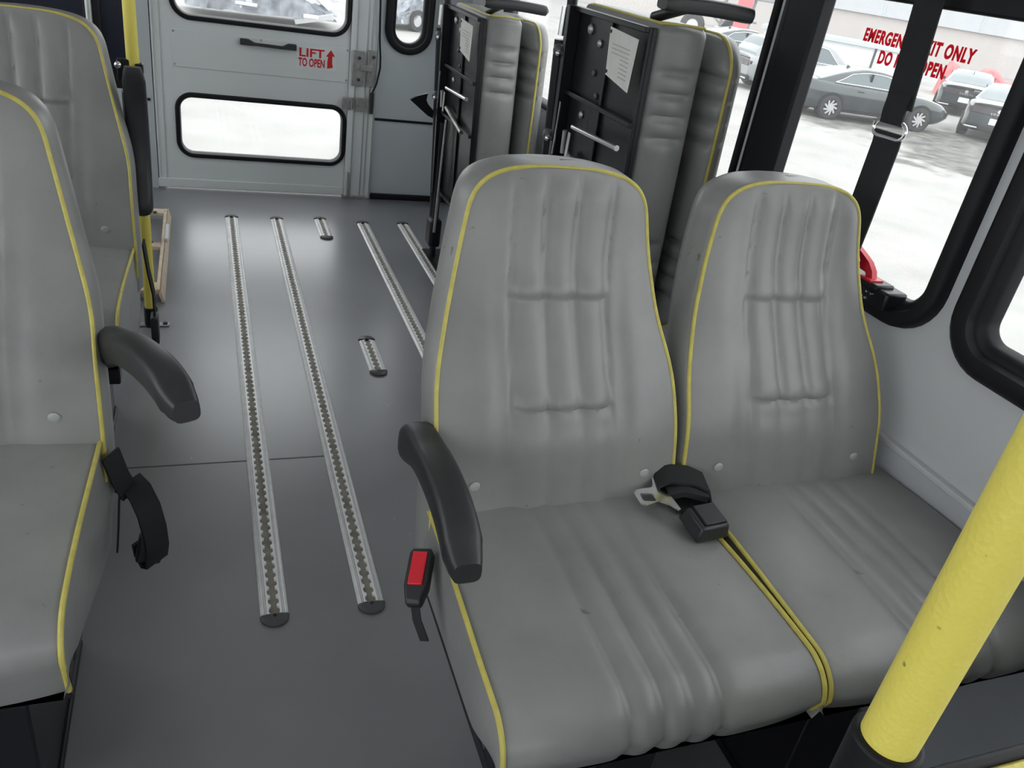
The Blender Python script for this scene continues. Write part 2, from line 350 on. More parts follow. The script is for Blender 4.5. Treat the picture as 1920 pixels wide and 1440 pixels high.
for k, w in WIN.items():
    root = empty('window_%d' % k, (XR, (w[0]+w[2])/2, w[1])); struct(root)
    off = Vector(root.location)
    mp = lambda u, v, h, off=off: tuple(Vector((XR-h, u, v))-off)
    ring('window_frame', *w, 0.095, {1: PROF1, 2: PROF, 3: PROF3, 4: PROF}[k], mp, RUBBER, root)
    b = B(); b.span((0.018, w[0]+0.03-off.y, 0.03), (0.023, w[2]-0.03-off.y, w[3]-w[1]-0.03)); b.build('pane', GLASS, root, smooth=0)
    if k == 2:
        # wide black stile on the rear side, the meeting rail overhead, the sill ledge with the red latch
        b = B(); b.span((-0.024, 1.495-off.y, 0.03), (0.012, 1.60-off.y, w[3]-w[1]-0.03)); b.build('window_stile', RUBBER, root, bevel=0.006)
        b = B(); b.span((-0.026, w[0]+0.02-off.y, 1.233-off.z), (0.012, w[2]-0.02-off.y, 1.285-off.z)); b.build('meeting_rail', RUBBER, root, bevel=0.005)
        b = B(); b.span((-0.040, 1.05-off.y, 0.028), (0.010, 1.54-off.y, 0.062)); lg = b.build('latch_rail', BLACK, root, bevel=0.005)
        b = B(); b.span((-0.047, 1.075-off.y, 0.055), (-0.002, 1.52-off.y, 0.068)); b.build('sill_ledge', BLACK, root, bevel=0.004)
        bolt = None
        for yy, zz in ((1.155, 0.046), (1.098, 0.048), (1.086, 0.048), (1.108, 0.036), (1.097, 0.036)):
            if bolt is None:
                bb = B(); bb.cyl((0, 0, 0), (-0.004, 0, 0), 0.0032, 0.0022, n=10); bolt = bb.build('screw', CHROME, root); bolt.location = (-0.040, yy-off.y, zz)
            else: inst(bolt, root, location=(-0.040, yy-off.y, zz))
        # red release handle: an open loop lever
        hy = 1.105-off.y
        lev = [(hy-0.004, 0.066), (hy+0.012, 0.066), (hy+0.020, 0.076), (hy+0.050, 0.078), (hy+0.074, 0.080), (hy+0.10, 0.096), (hy+0.12, 0.122), (hy+0.105, 0.130), (hy+0.075, 0.116), (hy+0.045, 0.106), (hy+0.020, 0.096), (hy+0.004, 0.083)]
        hol = [(hy+0.040, 0.089), (hy+0.068, 0.091), (hy+0.088, 0.104), (hy+0.074, 0.106), (hy+0.048, 0.098)]
        o = plate_solid('release_handle', lev, [hol], lambda u, v: (-0.036, u, v), (0.012, 0, 0), RED, root)
        b = B(); b.span((-0.047, hy-0.012, 0.066), (-0.016, hy+0.022, 0.071)); b.build('handle_foot', RED, root, bevel=0.001)
        # printed warning on the inside of the pane
        for txt, y1, z0, hgt, wid in (('EMERGENCY EXIT ONLY', 1.393, 1.160, 0.0215, 0.275), ('DO NOT OPEN', 1.336, 1.127, 0.0215, 0.168)):
            M = Matrix(((0, 0, -1, 0.0165), (-1, 0, 0, y1-off.y), (0, 1, 0, z0-off.z), (0, 0, 0, 1)))
            cap = hgt/0.69
            t = text_obj('warning_print', txt, cap, M, REDPRINT, root, 1.0, offset=0.0014, spacing=1.14)
            ys = [v.co.y for v in t.data.vertices]; y0t, y1t = min(ys), max(ys); sc = wid/(y1t-y0t)
            for v in t.data.vertices: v.co.y = y1t+(v.co.y-y1t)*sc
            t['label'] = 'red printed warning line on the glass'

# left wall with its own windows, rear wall, ceiling, front
mapL = lambda u, v: (XL, u, v)
WL = {5: (1.5, 0.705, 2.6, 1.62), 6: (0.2, 0.705, 1.45, 1.62), 7: (-1.45, 0.2, 0.10, 1.70), 10: (2.70, 0.40, 3.80, 1.64)}  # last opening, the lift door glass, is added unseen to brighten the rear
holes = [rrect(w[0]+0.018, w[1]+0.018, w[2]-0.018, w[3]-0.018, 0.075) for w in WL.values()]
wl = plate_solid('wall_left', [(YF, 0), (YR+0.03, 0), (YR+0.03, ZC), (YF, ZC)], holes, mapL, (-0.05, 0, 0), WALL); struct(wl)
for k, w in WL.items():
    root = empty('window_%d' % k, (XL, (w[0]+w[2])/2, w[1])); struct(root); off = Vector(root.location)
    ring('window_frame', *w, 0.095, PROF, lambda u, v, h, off=off: tuple(Vector((XL+h, u, v))-off), RUBBER, root)
    b = B(); b.span((-0.023, w[0]+0.03-off.y, 0.03), (-0.018, w[2]-0.03-off.y, w[3]-w[1]-0.03)); b.build('pane', GLASS, root, smooth=0)

mapB = lambda u, v: (u, YR, v)
DX0, DX1 = -0.205, 0.770      # door opening and its right-hand post
small = (0.795, 0.697, 1.022, 1.50)
wb = plate_solid('wall_rear', [(XL-0.05, 0), (DX0, 0), (DX0, 1.72), (DX1, 1.72), (DX1, 0), (XR+0.05, 0), (XR+0.05, ZC), (XL-0.05, ZC)],
                 [rrect(small[0]+0.02, small[1]+0.02, small[2]-0.02, small[3]-0.02, 0.09)], mapB, (0, 0.05, 0), REARWALL); struct(wb)
b = B(); b.span((0.775, YR-0.006, 0.386), (1.19, YR+0.001, 0.397)); b.build('rub_strip', RUBBER, wb, smooth=0)
b = B(); b.span((-0.30, YR-0.006, 0.390), (-0.218, YR+0.001, 0.401)); b.build('rub_strip', RUBBER, wb, smooth=0)
b = B(); b.span((0.775, YR-0.02, 0.0), (1.19, YR+0.001, 0.028)); bb_ = b.build('baseboard_rear', RUBBER, smooth=0, bevel=0.004); struct(bb_)
sw = empty('window_8', (0.9, YR, small[1])); struct(sw); off = Vector(sw.location)
ring('window_frame', *small, 0.11, PROF, lambda u, v, h, off=off: tuple(Vector((u, YR-h, v))-off), RUBBER, sw)
b = B(); b.span((small[0]+0.03-0.9, 0.018, 0.03), (small[2]-0.03-0.9, 0.022, small[3]-small[1]-0.03)); b.build('pane', GLASS, sw, smooth=0)
# perforated steel strap beside the small window
pt = empty('wall_strap', (1.05, YR, 0.77)); tag(pt, 'perforated steel strap hanging on the rear wall beside the small window', 'strap')
plate_solid('strap_plate', rrect(-0.012, 0, 0.012, 0.33, 0.005, 3), [rrect(-0.005, 0.012+i*0.030, 0.005, 0.030+i*0.030, 0.0049, 4) for i in range(10)], lambda u, v: (u, -0.006, v), (0, 0.005, 0), STEEL, pt)

b = B(); b.span((XL-0.05, YF, ZC), (XR+0.05, YR+0.05, ZC+0.05)); ce = b.build('ceiling', CEIL, smooth=0); struct(ce)
wf = plate_solid('wall_front', [(XL-0.05, -0.06), (XR+0.05, -0.06), (XR+0.05, ZC), (XL-0.05, ZC)], [rrect(XL+0.25, 0.95, XR-0.25, 1.62, 0.1)], lambda u, v: (u, YF, v), (0, -0.05, 0), WALL); struct(wf)  # unseen front wall; windscreen opening made smaller to weaken the front light
ws = empty('window_9', (0, YF, 0.62)); struct(ws)
b = B(); b.span((XL+0.22, -0.03, 0.30), (XR-0.22, -0.024, 1.03)); b.build('pane', GLASS, ws, smooth=0)

# added fill lamps under the ceiling, out of view, to brighten the interior
def add_fill_lamp(y, x, power, lab):
    r = empty('fill_lamp', (x, y, ZC)); tag(r, lab, 'lamp', 'added fill lamps under the ceiling')
    bb = B(); bb.span((-0.10, -0.30, -0.02), (0.10, 0.30, 0.0)); bb.build('fill_lamp_base', WHITEP, r, bevel=0.005)
    m, N, L = new_mat('fill_lamp_lens'); N['Principled BSDF'].inputs['Emission Color'].default_value = (1, 0.98, 0.95, 1); N['Principled BSDF'].inputs['Emission Strength'].default_value = power
    bb = B(); bb.span((-0.085, -0.285, -0.032), (0.085, 0.285, -0.02)); bb.build('fill_lamp_lens', m, r, bevel=0.003)
LAMP = 0.6
for i, y in enumerate((-0.9, 0.5, 1.9, 3.2)):
    add_fill_lamp(y, 0.06, LAMP, ('added fill lamp above the front of the bus', 'added fill lamp above the front pair of seats', 'added fill lamp above the floor tracks', 'added fill lamp next to the rear door')[i])

# ------------------------------------------------------------------ rear door
d = empty('door_1', (0.22, YR, 0.0)); struct(d); off = Vector(d.location)
mapD = lambda h: (lambda u, v: tuple(Vector((u, YR-h, v))-off))
UW = (-0.125, 0.738, 0.655, 1.45); LWN = (-0.120, 0.150, 0.655, 0.441)
plate_solid('door_leaf', [(DX0+0.004, 0.006), (0.640, 0.006), (0.640, 1.715), (DX0+0.004, 1.715)],
            [rrect(UW[0]+0.015, UW[1]+0.015, 0.630, UW[3]-0.015, 0.07), rrect(LWN[0]+0.015, LWN[1]+0.015, 0.630, LWN[3]-0.015, 0.06)], mapD(0.0), (0, 0.04, 0), DOORM, d)
PD = [(0.0, 0.002), (0.003, 0.010), (0.012, 0.013), (0.020, 0.010), (0.023, 0.0), (0.024, -0.03), (0.0, -0.03)]
for w, r in ((UW, 0.085), (LWN, 0.075)):
    ring('window_frame', w[0], w[1], 0.641, w[3], r, PD, lambda u, v, h: tuple(Vector((u, YR-h, v))-off), RUBBER, d)
    b = B(); b.span((w[0]+0.015-off.x, 0.016, w[1]+0.015), (0.63-off.x, 0.020, w[3]-0.015)); b.build('pane', GLASS, d, smooth=0)
b = B(); b.span((DX0-off.x-0.03, 0.041, 0.0), (DX0-off.x+0.03, 0.06, 1.75)); b.build('gap_blocker', DOORM, d, smooth=0)  # strip added behind the leaf to block light through the edge gap
# stamped cover plate with rivets
b = B(); b.span((-0.120-off.x, -0.004, 0.545), (0.640-off.x, 0.001, 0.698)); cp = b.build('cover_plate', DOORM, d, bevel=0.002)
rv = None
for x, z in ((-0.112, 0.690), (-0.112, 0.556), (0.250, 0.690), (0.630, 0.688), (0.630, 0.556)):
    if rv is None:
        bb = B(); bb.ball((0, 0, 0), 0.005, (1, 0.5, 1)); rv = bb.build('rivet', STEEL, cp); rv.location = (x-off.x, -0.004, z)
    else: inst(rv, cp, location=(x-off.x, -0.004, z))
# vertical weather seams of the leaf
for x, a, z in ((-0.170, 0.006, 1.70), (-0.196, 0.006, 1.70)):
    b = B(); b.span((x-off.x-0.003, -0.005, a), (x-off.x+0.003, 0.001, z)); b.build('edge_seam', DOORM, d, bevel=0.0015)
b = B(); b.span((DX0-off.x, -0.006, 0.008), (0.64-off.x, 0.001, 0.05)); b.build('kick_strip', DOORM, d, bevel=0.003)
# black pull handle
hx0, hx1, hz = 0.160-off.x, 0.400-off.x, 0.677
pts = [(hx0, hz+0.014), (hx0+0.035, hz+0.014), (hx0+0.06, hz+0.003), (hx1-0.06, hz+0.001), (hx1-0.035, hz+0.013), (hx1, hz+0.013), (hx1, hz-0.013), (hx1-0.04, hz-0.013), (hx1-0.07, hz-0.012), (hx0+0.07, hz-0.010), (hx0+0.04, hz-0.012), (hx0, hz-0.012)]
h_ = B()
front = [(x, -0.030 if hx0+0.05 < x < hx1-0.05 else -0.024, z) for x, z in pts]
back = [(x, -0.016 if hx0+0.05 < x < hx1-0.05 else -0.004, z) for x, z in pts]
h_.loft([back, front], caps=True); h_.build('pull_handle', PLASTIC, d, bevel=0.003)
# LIFT TO OPEN sticker
b = B(); b.span((0.403-off.x, -0.0065, 0.592), (0.578-off.x, -0.004, 0.684)); st = b.build('sticker', DECAL, d, smooth=0); st['label'] = 'LIFT TO OPEN sticker'
MT = lambda x, z: Matrix(((1, 0, 0, x-off.x), (0, 0, -1, -0.0070), (0, 1, 0, z), (0, 0, 0, 1)))
def fit(t, wid):
    xs = [v.co.x for v in t.data.vertices]; a, c = min(xs), max(xs)
    for v in t.data.vertices: v.co.x = a+(v.co.x-a)*wid/(c-a)
fit(text_obj('print', 'LIFT', 0.0345/0.69, MT(0.412, 0.6435), REDSTICK, st, offset=0.0012), 0.112)
fit(text_obj('print', 'TO OPEN', 0.0335/0.69, MT(0.411, 0.6020), REDSTICK, st, offset=0.0014), 0.118)
ar = [(0.540, 0.600), (0.566, 0.606), (0.562, 0.626), (0.562, 0.655), (0.574, 0.655), (0.555, 0.682), (0.533, 0.652), (0.543, 0.652), (0.540, 0.630)]
plate_solid('arrow_print', ar, [], lambda u, v: (u-off.x, -0.0074, v), (0, 0.0006, 0), REDSTICK, st)
# aluminium door post with latch hardware
po = struct(empty('trim_3', (0.70, YR, 0.0))); o2 = Vector(po.location)
b = B(); b.span((-0.058, -0.018, 0.0), (-0.028, 0.04, 1.72)); b.build('post_flange', DOORM, po, bevel=0.003)
b = B(); b.span((-0.028, -0.010, 0.0), (0.070, 0.04, 1.72)); b.build('post_body', DOORM, po, bevel=0.003)
for x in (-0.030, 0.020, 0.040, 0.066):
    b = B(); b.span((x-0.003, -0.022 if x < 0 else -0.014, 0.0), (x+0.003, 0.0, 1.72)); b.build('post_rib', ALU, po, bevel=0.001)
b = B(); b.span((-0.070, -0.030, 0.0), (0.055, 0.0, 0.012)); b.span((-0.046, -0.030, 0.0), (-0.038, -0.012, 0.13)); b.build('foot_bracket', STEEL, po, bevel=0.001)
la = tag(empty('door_latch', (0.71, YR-0.018, 0.54)), 'worn steel slam latch on the rear door post beside the cable', 'latch')
b = B(); b.span((-0.058, -0.012, 0.0), (-0.004, 0.0, 0.155)); b.build('latch_plate', STEEL, la, bevel=0.002)
b = B(); b.span((0.012, -0.010, 0.0), (0.052, 0.0, 0.162)); b.build('strike_plate', STEEL, la, bevel=0.002)
b = B(); b.span((-0.02, -0.026, 0.070), (0.035, -0.008, 0.098)); b.build('latch_bolt', STEEL, la, bevel=0.003)
b = B(); b.cyl((-0.03, -0.012, 0.03), (-0.03, -0.020, 0.03), 0.008); sc_ = b.build('latch_screw', CHROME, la); inst(sc_, la, location=(0, 0, 0.095)); inst(sc_, la, location=(0.066, 0.002, 0.105))
lb = tag(empty('door_hasp', (0.67, YR-0.020, 0.428)), 'small steel hasp across the lower pane corner and the post', 'hasp')
b = B(); b.span((-0.058, -0.008, 0.0), (-0.014, 0.0, 0.056)); b.build('hasp_leaf', STEEL, lb, bevel=0.002)
b = B(); b.span((0.006, -0.010, 0.0), (0.056, 0.0, 0.060)); b.build('hasp_keeper', STEEL, lb, bevel=0.002)
b = B(); b.cyl((-0.012, -0.008, 0.004), (-0.012, -0.008, 0.058), 0.006); b.build('hasp_pin', STEEL, lb)
cb = tag(empty('door_cable', (0.76, YR-0.03, 0.42)), 'black cable with a plug hanging down the rear door post', 'cable')
b = B(); b.tube([(0.002, 0.01, 1.0), (0.002, 0, 0.50), (0.009, 0, 0.34), (0.018, 0, 0.26), (0.020, 0, 0.21), (0.008, 0, 0.14), (-0.010, 0, 0.095)], 0.0045); b.build('cord', RUBBER, cb)
b = B(); b.cyl((-0.010, 0, 0.0), (-0.010, 0, 0.095), 0.009, 0.010); b.build('plug', PLASTIC, cb, bevel=0.002)

# ------------------------------------------------------------------ floor tracks
def make_track(name, x, y0, y1, label, w=0.054):
    r = tag(empty(name, (x, y0, 0.0)), label, 'floor track', 'floor tracks')
    n = int(round((y1-y0)/0.0254)); Lg = y1-y0
    rail = B(); hi = 0.007
    for sgn in (-1, 1):
        inner = []
        for i in range(n):
            y = (i+0.5)*Lg/n
            for k in range(9):
                a = PI*k/8; inner.append((0.0058+0.0050*math.sin(a)**0.8 if 0 < k < 8 else 0.0058, y-0.0095*math.cos(a)))
        top = []; prof = ((0.0148, hi), (0.0150, hi-0.0050), (0.0162, hi-0.0050), (0.0164, hi-0.001), (0.0180, hi-0.001), (0.0182, hi-0.005), (0.0192, hi-0.005), (0.0194, hi-0.0015), (0.0245, hi-0.003), (w/2, 0.001))
        loops = []
        loops.append([(sgn*a, y, hi-0.006) for a, y in inner]); loops.append([(sgn*a, y, hi) for a, y in inner])
        for px, pz in prof: loops.append([(sgn*px, y, pz) for a, y in inner])
        rail.loft(loops, closed=False)
        # close the ends to full length
    rail.build('rail', TRACK, r, smooth=35)
    b = B(); b.span((-0.0128, 0.002, 0.0005), (0.0128, Lg-0.002, 0.0018)); b.build('slot_floor', DIRT, r, smooth=0)
    for y, s in ((0.0, -1), (Lg, 1)):
        loop = [(-w/2-0.001, 0)]+[((w/2+0.001)*math.cos(PI-PI*i/14), 0.028*math.sin(PI*i/14)) for i in range(1, 14)]+[(w/2+0.001, 0)]
        q = B(); q.loft([[(u, y+s*v, 0.0) for u, v in loop], [(u, y+s*v, 0.005) for u, v in loop], [(u*0.86, y+s*v*0.84, 0.0085) for u, v in loop]], caps=True)
        q.build('end_cap', CAP, r, smooth=45)
        q = B(); q.cyl((0, y+s*0.003, 0.004), (0, y+s*0.003, 0.0092), 0.004, n=10); q.build('screw', BLACK, r)
    return r
make_track('floor_track', 0.100, 1.205, 3.605, 'leftmost long aluminium floor track, nearest the yellow pole')
make_track('floor_track', 0.291, 1.205, 3.605, 'second long aluminium floor track, ending beside the red buckle')
make_track('floor_track', 0.483, 3.395, 3.625, 'short aluminium floor track by the rear door')
make_track('floor_track', 0.672, 1.205, 3.590, 'long aluminium floor track running behind the front aisle seat')
make_track('floor_track', 0.862, 1.205, 3.600, 'rightmost aluminium floor track, nearest the folded seats')
make_track('floor_track', 0.486, 2.185, 2.400, 'short aluminium floor track in mid floor with dark end caps')

# ------------------------------------------------------------------ forward-facing double seats
PZ = [0.36, 0.46, 0.58, 0.655, 0.735, 0.82, 0.88, 0.96]; PY = [-0.015, 0.0, 0.035, 0.080, 0.138, 0.173, 0.187, 0.198]
HWZ = [0.36, 0.46, 0.58, 0.655, 0.735, 0.82, 0.88, 0.96]; HW = [0.203, 0.205, 0.201, 0.198, 0.176, 0.158, 0.147, 0.141]
ZT, Z1 = 0.944, 0.845
def back_prof(z): return smooth_interp(z, PZ, PY, 0.025)
def back_hw(z):
    h = smooth_interp(z, HWZ, HW, 0.03)
    t = np.clip((z-Z1)/(ZT-Z1), 0, 1)
    return h*(1-t**3.8)**0.32
GRO = (-0.080, -0.027, 0.027, 0.080)
def backrest_mesh():
    zs = list(np.linspace(0.365, Z1, 84))+[Z1+(ZT-Z1)*math.sin(a) for a in np.linspace(0.06, PI/2*0.995, 26)]
    nu = 85; loops = []
    for z in zs:
        hw = float(back_hw(z)); y0 = float(back_prof(z)); row = []
        topf = float(1-sstep(0.90, 0.944, z)); botf = float(sstep(0.37, 0.43, z))
        for i in range(nu):
            u = -1+2*i/(nu-1); x = hw*u
            bul = 0.017*(1-abs(u)**3.0)*(0.3+0.7*topf)
            # soft side bolsters around the padded centre
            bul -= 0.006*math.exp(-((abs(x)-0.100)/0.018)**2)*topf*(0.4+0.6*math.exp(-((z-0.62)/0.16)**2))
            g = 0
            for k, gx in enumerate(GRO):
                wob = 0.003*math.sin(9*z+k*1.7)
                for dx in (-0.0035, 0.0035): g += 0.0030*math.exp(-((x-gx-wob-dx)/0.0026)**2)
                g += 0.0046*math.exp(-((x-gx-wob)/0.013)**2)
            g *= topf*(0.35+0.65*botf)*(1.0 if z > 0.612 else 0.55)
            msk = 1/(1+math.exp((abs(x)-0.082)/0.003)); c = 0
            for zc in (0.612, 0.756):
                c += 0.0050*math.exp(-((z-zc)/0.0040)**2) - 0.0045*math.exp(-((z-zc-0.020)/0.014)**2) + 0.002*math.exp(-((z-zc+0.018)/0.014)**2)
            row.append((x, y0-bul+g+c*msk, z))
        th = 0.088*min(1, 0.55+hw/0.3)
        e = 0.010 if hw > 0.03 else 0.0
        right = [(hw+0.5*e, y0+0.012, z), (hw+e, y0+0.030, z), (hw+e, y0+0.055, z), (hw+0.2*e, y0+th*0.9, z), (hw*0.86, y0+th+0.006, z), (hw*0.5, y0+th+0.014, z), (0, y0+th+0.017, z)]
        left = [(-x, y, zz) for x, y, zz in right[:-1]][::-1]
        loops.append(row+right+left)
    b = B(); b.loft(loops, caps=True)
    return b
def back_outline(off=0.0):
    zs = list(np.linspace(0.40, Z1, 40))+[Z1+(ZT-Z1)*math.sin(a) for a in np.linspace(0.05, PI/2, 26)]
    R_ = [(float(back_hw(z))+off, float(back_prof(z))+0.001, z+(off if z > Z1 else 0)) for z in zs]
    return [(-x, y, z) for x, y, z in R_]+R_[-2::-1] if R_[-1][0] < 1e-3+abs(off) else None
CH = 0.212
FLARE, DROP, REARZ = 0.009, 0.030, 0.330          # changed below for the left-hand cushions
def cush_hw(y): return CH+FLARE*float(sstep(0.03, -0.34, y))
def cushion_profile():
    # (y, z, ny, nz) walking from the rear of the top, over the rounded nose, down the front
    P = []
    for y in np.linspace(0.045, -0.335, 40):
        P.append((y, 0.462+0.006*math.sin((0.045-y)/0.38*PI)+0.004*(0.045-y)/0.38, 0, 1))
    cy, cz, r = -0.335, 0.418, 0.048
    for a in np.linspace(0, 84, 16)[1:]:
        a = math.radians(a); P.append((cy-r*math.sin(a)*1.15, cz+r*math.cos(a), -math.sin(a), math.cos(a)))
    ylast = P[-1][0]
    for k in np.linspace(0, 1, 8)[1:]: P.append((ylast+0.012*k, P[55-1][1]-0.045*k if False else cz+r*math.cos(math.radians(84))-DROP*k, -1, 0))
    return P
def cushion_mesh():
    P = cushion_profile(); nu = 81; loops = []
    for s, (y, z, ny, nz) in enumerate(P):
        row = []; fr = sstep(0.045, -0.30, y) if True else 0
        frnt = 1-math.exp(-max(0, (0.0-y))/0.18)
        for i in range(nu):
            u = -1+2*i/(nu-1); hw = cush_hw(y); x = hw*u
            d_ = 0.012*(1-abs(u)**4)
            g = 0
            for k, gx in enumerate((-0.062, -0.020, 0.022, 0.064)):
                for dx in (-0.0035, 0.0035): g += 0.0028*math.exp(-((x-gx-dx)/0.0026)**2)
                g += 0.004*math.exp(-((x-gx)/0.012)**2)
            d_ -= g*(0.25+0.75*float(fr))
            row.append((x, y+ny*d_, z+nz*d_))
        loops.append(row)
    b = B(); rows = [[b.bm.verts.new(p) for p in lp] for lp in loops]
    for A, Q in zip(rows, rows[1:]):
        for j in range(nu-1): b.bm.faces.new((A[j], A[j+1], Q[j+1], Q[j]))
    # side panels: from the seam down to the sloping lower edge
    for idx, sg in ((0, -1), (nu-1, 1)):
        edge = [r[idx] for r in rows]; prev = edge
        for k in (0.12, 0.35, 0.65, 1.0):
            cur = []
            for v in edge:
                y, z = v.co.y, v.co.z
                zb = REARZ-0.10*(y+0.05)*(1 if REARZ > 0.3 else 3) if y < 0.05 else REARZ-0.01
                zb = min(zb, 0.372); f_ = float(sstep(-0.27, -0.37, y)); zb = zb+(P[-1][1]-0.002-zb)*f_
                zb = min(zb, z-0.001)
                bulge = 0.007*math.sin(k*PI)
                cur.append(b.bm.verts.new((v.co.x+sg*bulge-sg*0.004*k, y+(0.004*k if z < 0.41 else 0), z+(zb-z)*k)))
            for i in range(len(cur)-1): b.bm.faces.new((prev[i], prev[i+1], cur[i+1], cur[i]))
            prev = cur
        if sg < 0: lo = prev
        else: hi = prev
    for i in range(len(lo)-1): b.bm.faces.new((lo[i], hi[i], hi[i+1], lo[i+1]))
    b.bm.faces.new([r for r in rows[0]]+[hi[0], lo[0]])
    return b
def cushion_piping(sg):
    return [(sg*(cush_hw(y)+0.001), y+ny*0.001, z+nz*0.002) for y, z, ny, nz in cushion_profile()]
proto = empty('proto')
BACK = backrest_mesh().build('backrest', VINYL, proto, smooth=60)
CUSH = cushion_mesh().build('seat_cushion', VINYL, proto, smooth=50)
q = B(); q.tube(back_outline(), 0.0035, 8); BPIPE = q.build('piping', PIPE, proto)
q = B(); q.tube(cushion_piping(1), 0.0035, 8); CP1 = q.build('piping', PIPE, proto)
q = B(); q.tube(cushion_piping(-1), 0.0035, 8); CP2 = q.build('piping', PIPE, proto)
FLARE, DROP, REARZ = -0.009, 0.062, 0.262
CUSH_L = cushion_mesh().build('seat_cushion', VINYL, proto, smooth=50)
q = B(); q.tube(cushion_piping(1), 0.0035, 8); CP1_L = q.build('piping', PIPE, proto)
q = B(); q.tube(cushion_piping(-1), 0.0035, 8); CP2_L = q.build('piping', PIPE, proto)
q = B(); q.ball((0, 0, 0), 0.0085, (1, 0.35, 1)); BTN = q.build('button', BUTTON, proto)
def armrest_mesh():
    # local: pivot at origin, pad runs along -y, top up
    ys = np.linspace(0.045, -0.305, 44); loops = []
    for y in ys:
        t = (0.045-y)/0.35
        zc = 0.020*math.sin(min(1, t*1.05)*PI)*1.3+0.016*t-0.022*max(0, (t-0.72)/0.28)**2
        hh = 0.034-0.010*float(sstep(0.1, 0.35, t))
        hh *= math.sqrt(max(0.02, 1-max(0, (0.10-t)/0.10)**2))
        hh *= (1-0.35*max(0, (t-0.86)/0.14)**2)
        wdt = 0.0255*math.sqrt(max(0.05, 1-max(0, (0.06-t)/0.06)**2))*(1-0.25*max(0, (t-0.9)/0.1)**2)
        if t > 0.91: hh *= 0.93; wdt *= 0.94
        lp = []
        for k in range(20):
            a = 2*PI*k/20; ca, sa = math.cos(a), math.sin(a)
            lp.append((wdt*math.copysign(abs(ca)**0.55, ca), y, zc+hh*math.copysign(abs(sa)**0.6, sa)))
        loops.append(lp)
    b = B(); b.loft(loops, caps=True); return b
ARM = armrest_mesh().build('armrest', PLASTIC, proto, smooth=50)
# black steel sub-frame and pedestal
def frame_parts(parent, x0, x1, side=1):
    q = B(); q.span((x0+0.02, -0.33, 0.315), (x1-0.02, -0.29, 0.345)); q.span((x0+0.02, 0.03, 0.285), (x1-0.02, 0.07, 0.315))
    for x in (x0+0.04, (x0+x1)/2, x1-0.04): q.span((x-0.02, -0.33, 0.29), (x+0.02, 0.07, 0.32))
    q.build('seat_frame', BLACK, parent, bevel=0.004)
    for xx in ((x0+0.24, x1-0.24) if side > 0 else (x0+0.24, x1-0.13)):
        q = B(); q.box((xx, -0.13, 0.150), (0.10, 0.34, 0.28)); q.span((xx-0.056, -0.31, 0.0), (xx+0.056, 0.05, 0.014)); q.build('leg', BLACK, parent, bevel=0.004)
def double_seat(origin, side, label, arm='down'):
    # side +1: aisle edge faces -x (right-hand row); -1: aisle edge faces +x (left-hand row)
    r = tag(empty('double_seat', origin), label, 'seat', 'grey double passenger seats')
    ac, wc = 0.0, side*0.432
    for j, cx in enumerate((ac, wc)):
        lab = ('aisle', 'window')[j]
        k = inst(CUSH if side > 0 else CUSH_L, r, location=(cx+side*(0.010+0.022*j)+(0.004 if side < 0 else 0), 0, 0)); k['label'] = lab+' side seat cushion'
        if not (j == 1 and side > 0): inst(CP1 if side > 0 else CP1_L, k)
        if not (j == 1 and side < 0): inst(CP2 if side > 0 else CP2_L, k)
        bk = inst(BACK, r, location=(cx+side*(0.003 if j == 0 else -0.002)+(0.010 if side < 0 else 0), 0, 0)); bk['label'] = lab+' side backrest with yellow piping'
        inst(BPIPE, bk)
        for sx in (-0.143, 0.143): inst(BTN, bk, location=(sx, float(back_prof(0.513))-0.0115, 0.513))
    frame_parts(r, min(-side*0.21, wc+side*0.21), max(-side*0.21, wc+side*0.21), side)
    return r
R1 = double_seat((0.500, 0.905, 0), 1, 'grey vinyl double seat with black armrest and red belt buckle, front right')
L1 = double_seat((-0.372, 1.150, 0), -1, 'grey vinyl double seat at left front with armrest swung into the aisle')
L2 = double_seat((-0.372, 1.970, 0), -1, 'grey vinyl double seat beside the yellow pole with its armrest raised')
# armrests (parts)
a = inst(ARM, R1, location=(-0.220, 0.050, 0.552), rotation_euler=(math.radians(-2), 0, 0), scale=(1, 0.88, 1)); a['label'] = 'black lowered armrest'
q = B(); q.cyl((-0.220, 0.055, 0.552), (-0.185, 0.055, 0.552), 0.016); q.build('armrest_pivot', BLACK, R1)
a = inst(ARM, L1, location=(0.222, 0.100, 0.566), rotation_euler=(math.radians(-12), 0, math.radians(23))); a['label'] = 'black armrest swung out over the aisle'
q = B(); q.cyl((0.16, 0.115, 0.555), (0.245, 0.115, 0.562), 0.016); q.build('armrest_pivot', BLACK, L1)
a = inst(ARM, L2, location=(0.222, 0.150, 0.545), rotation_euler=(math.radians(-93), math.radians(0), 0)); a['label'] = 'black armrest folded upright'
q = B(); q.cyl((0.17, 0.16, 0.56), (0.232, 0.16, 0.56), 0.014); q.build('armrest_pivot', BLACK, L2)
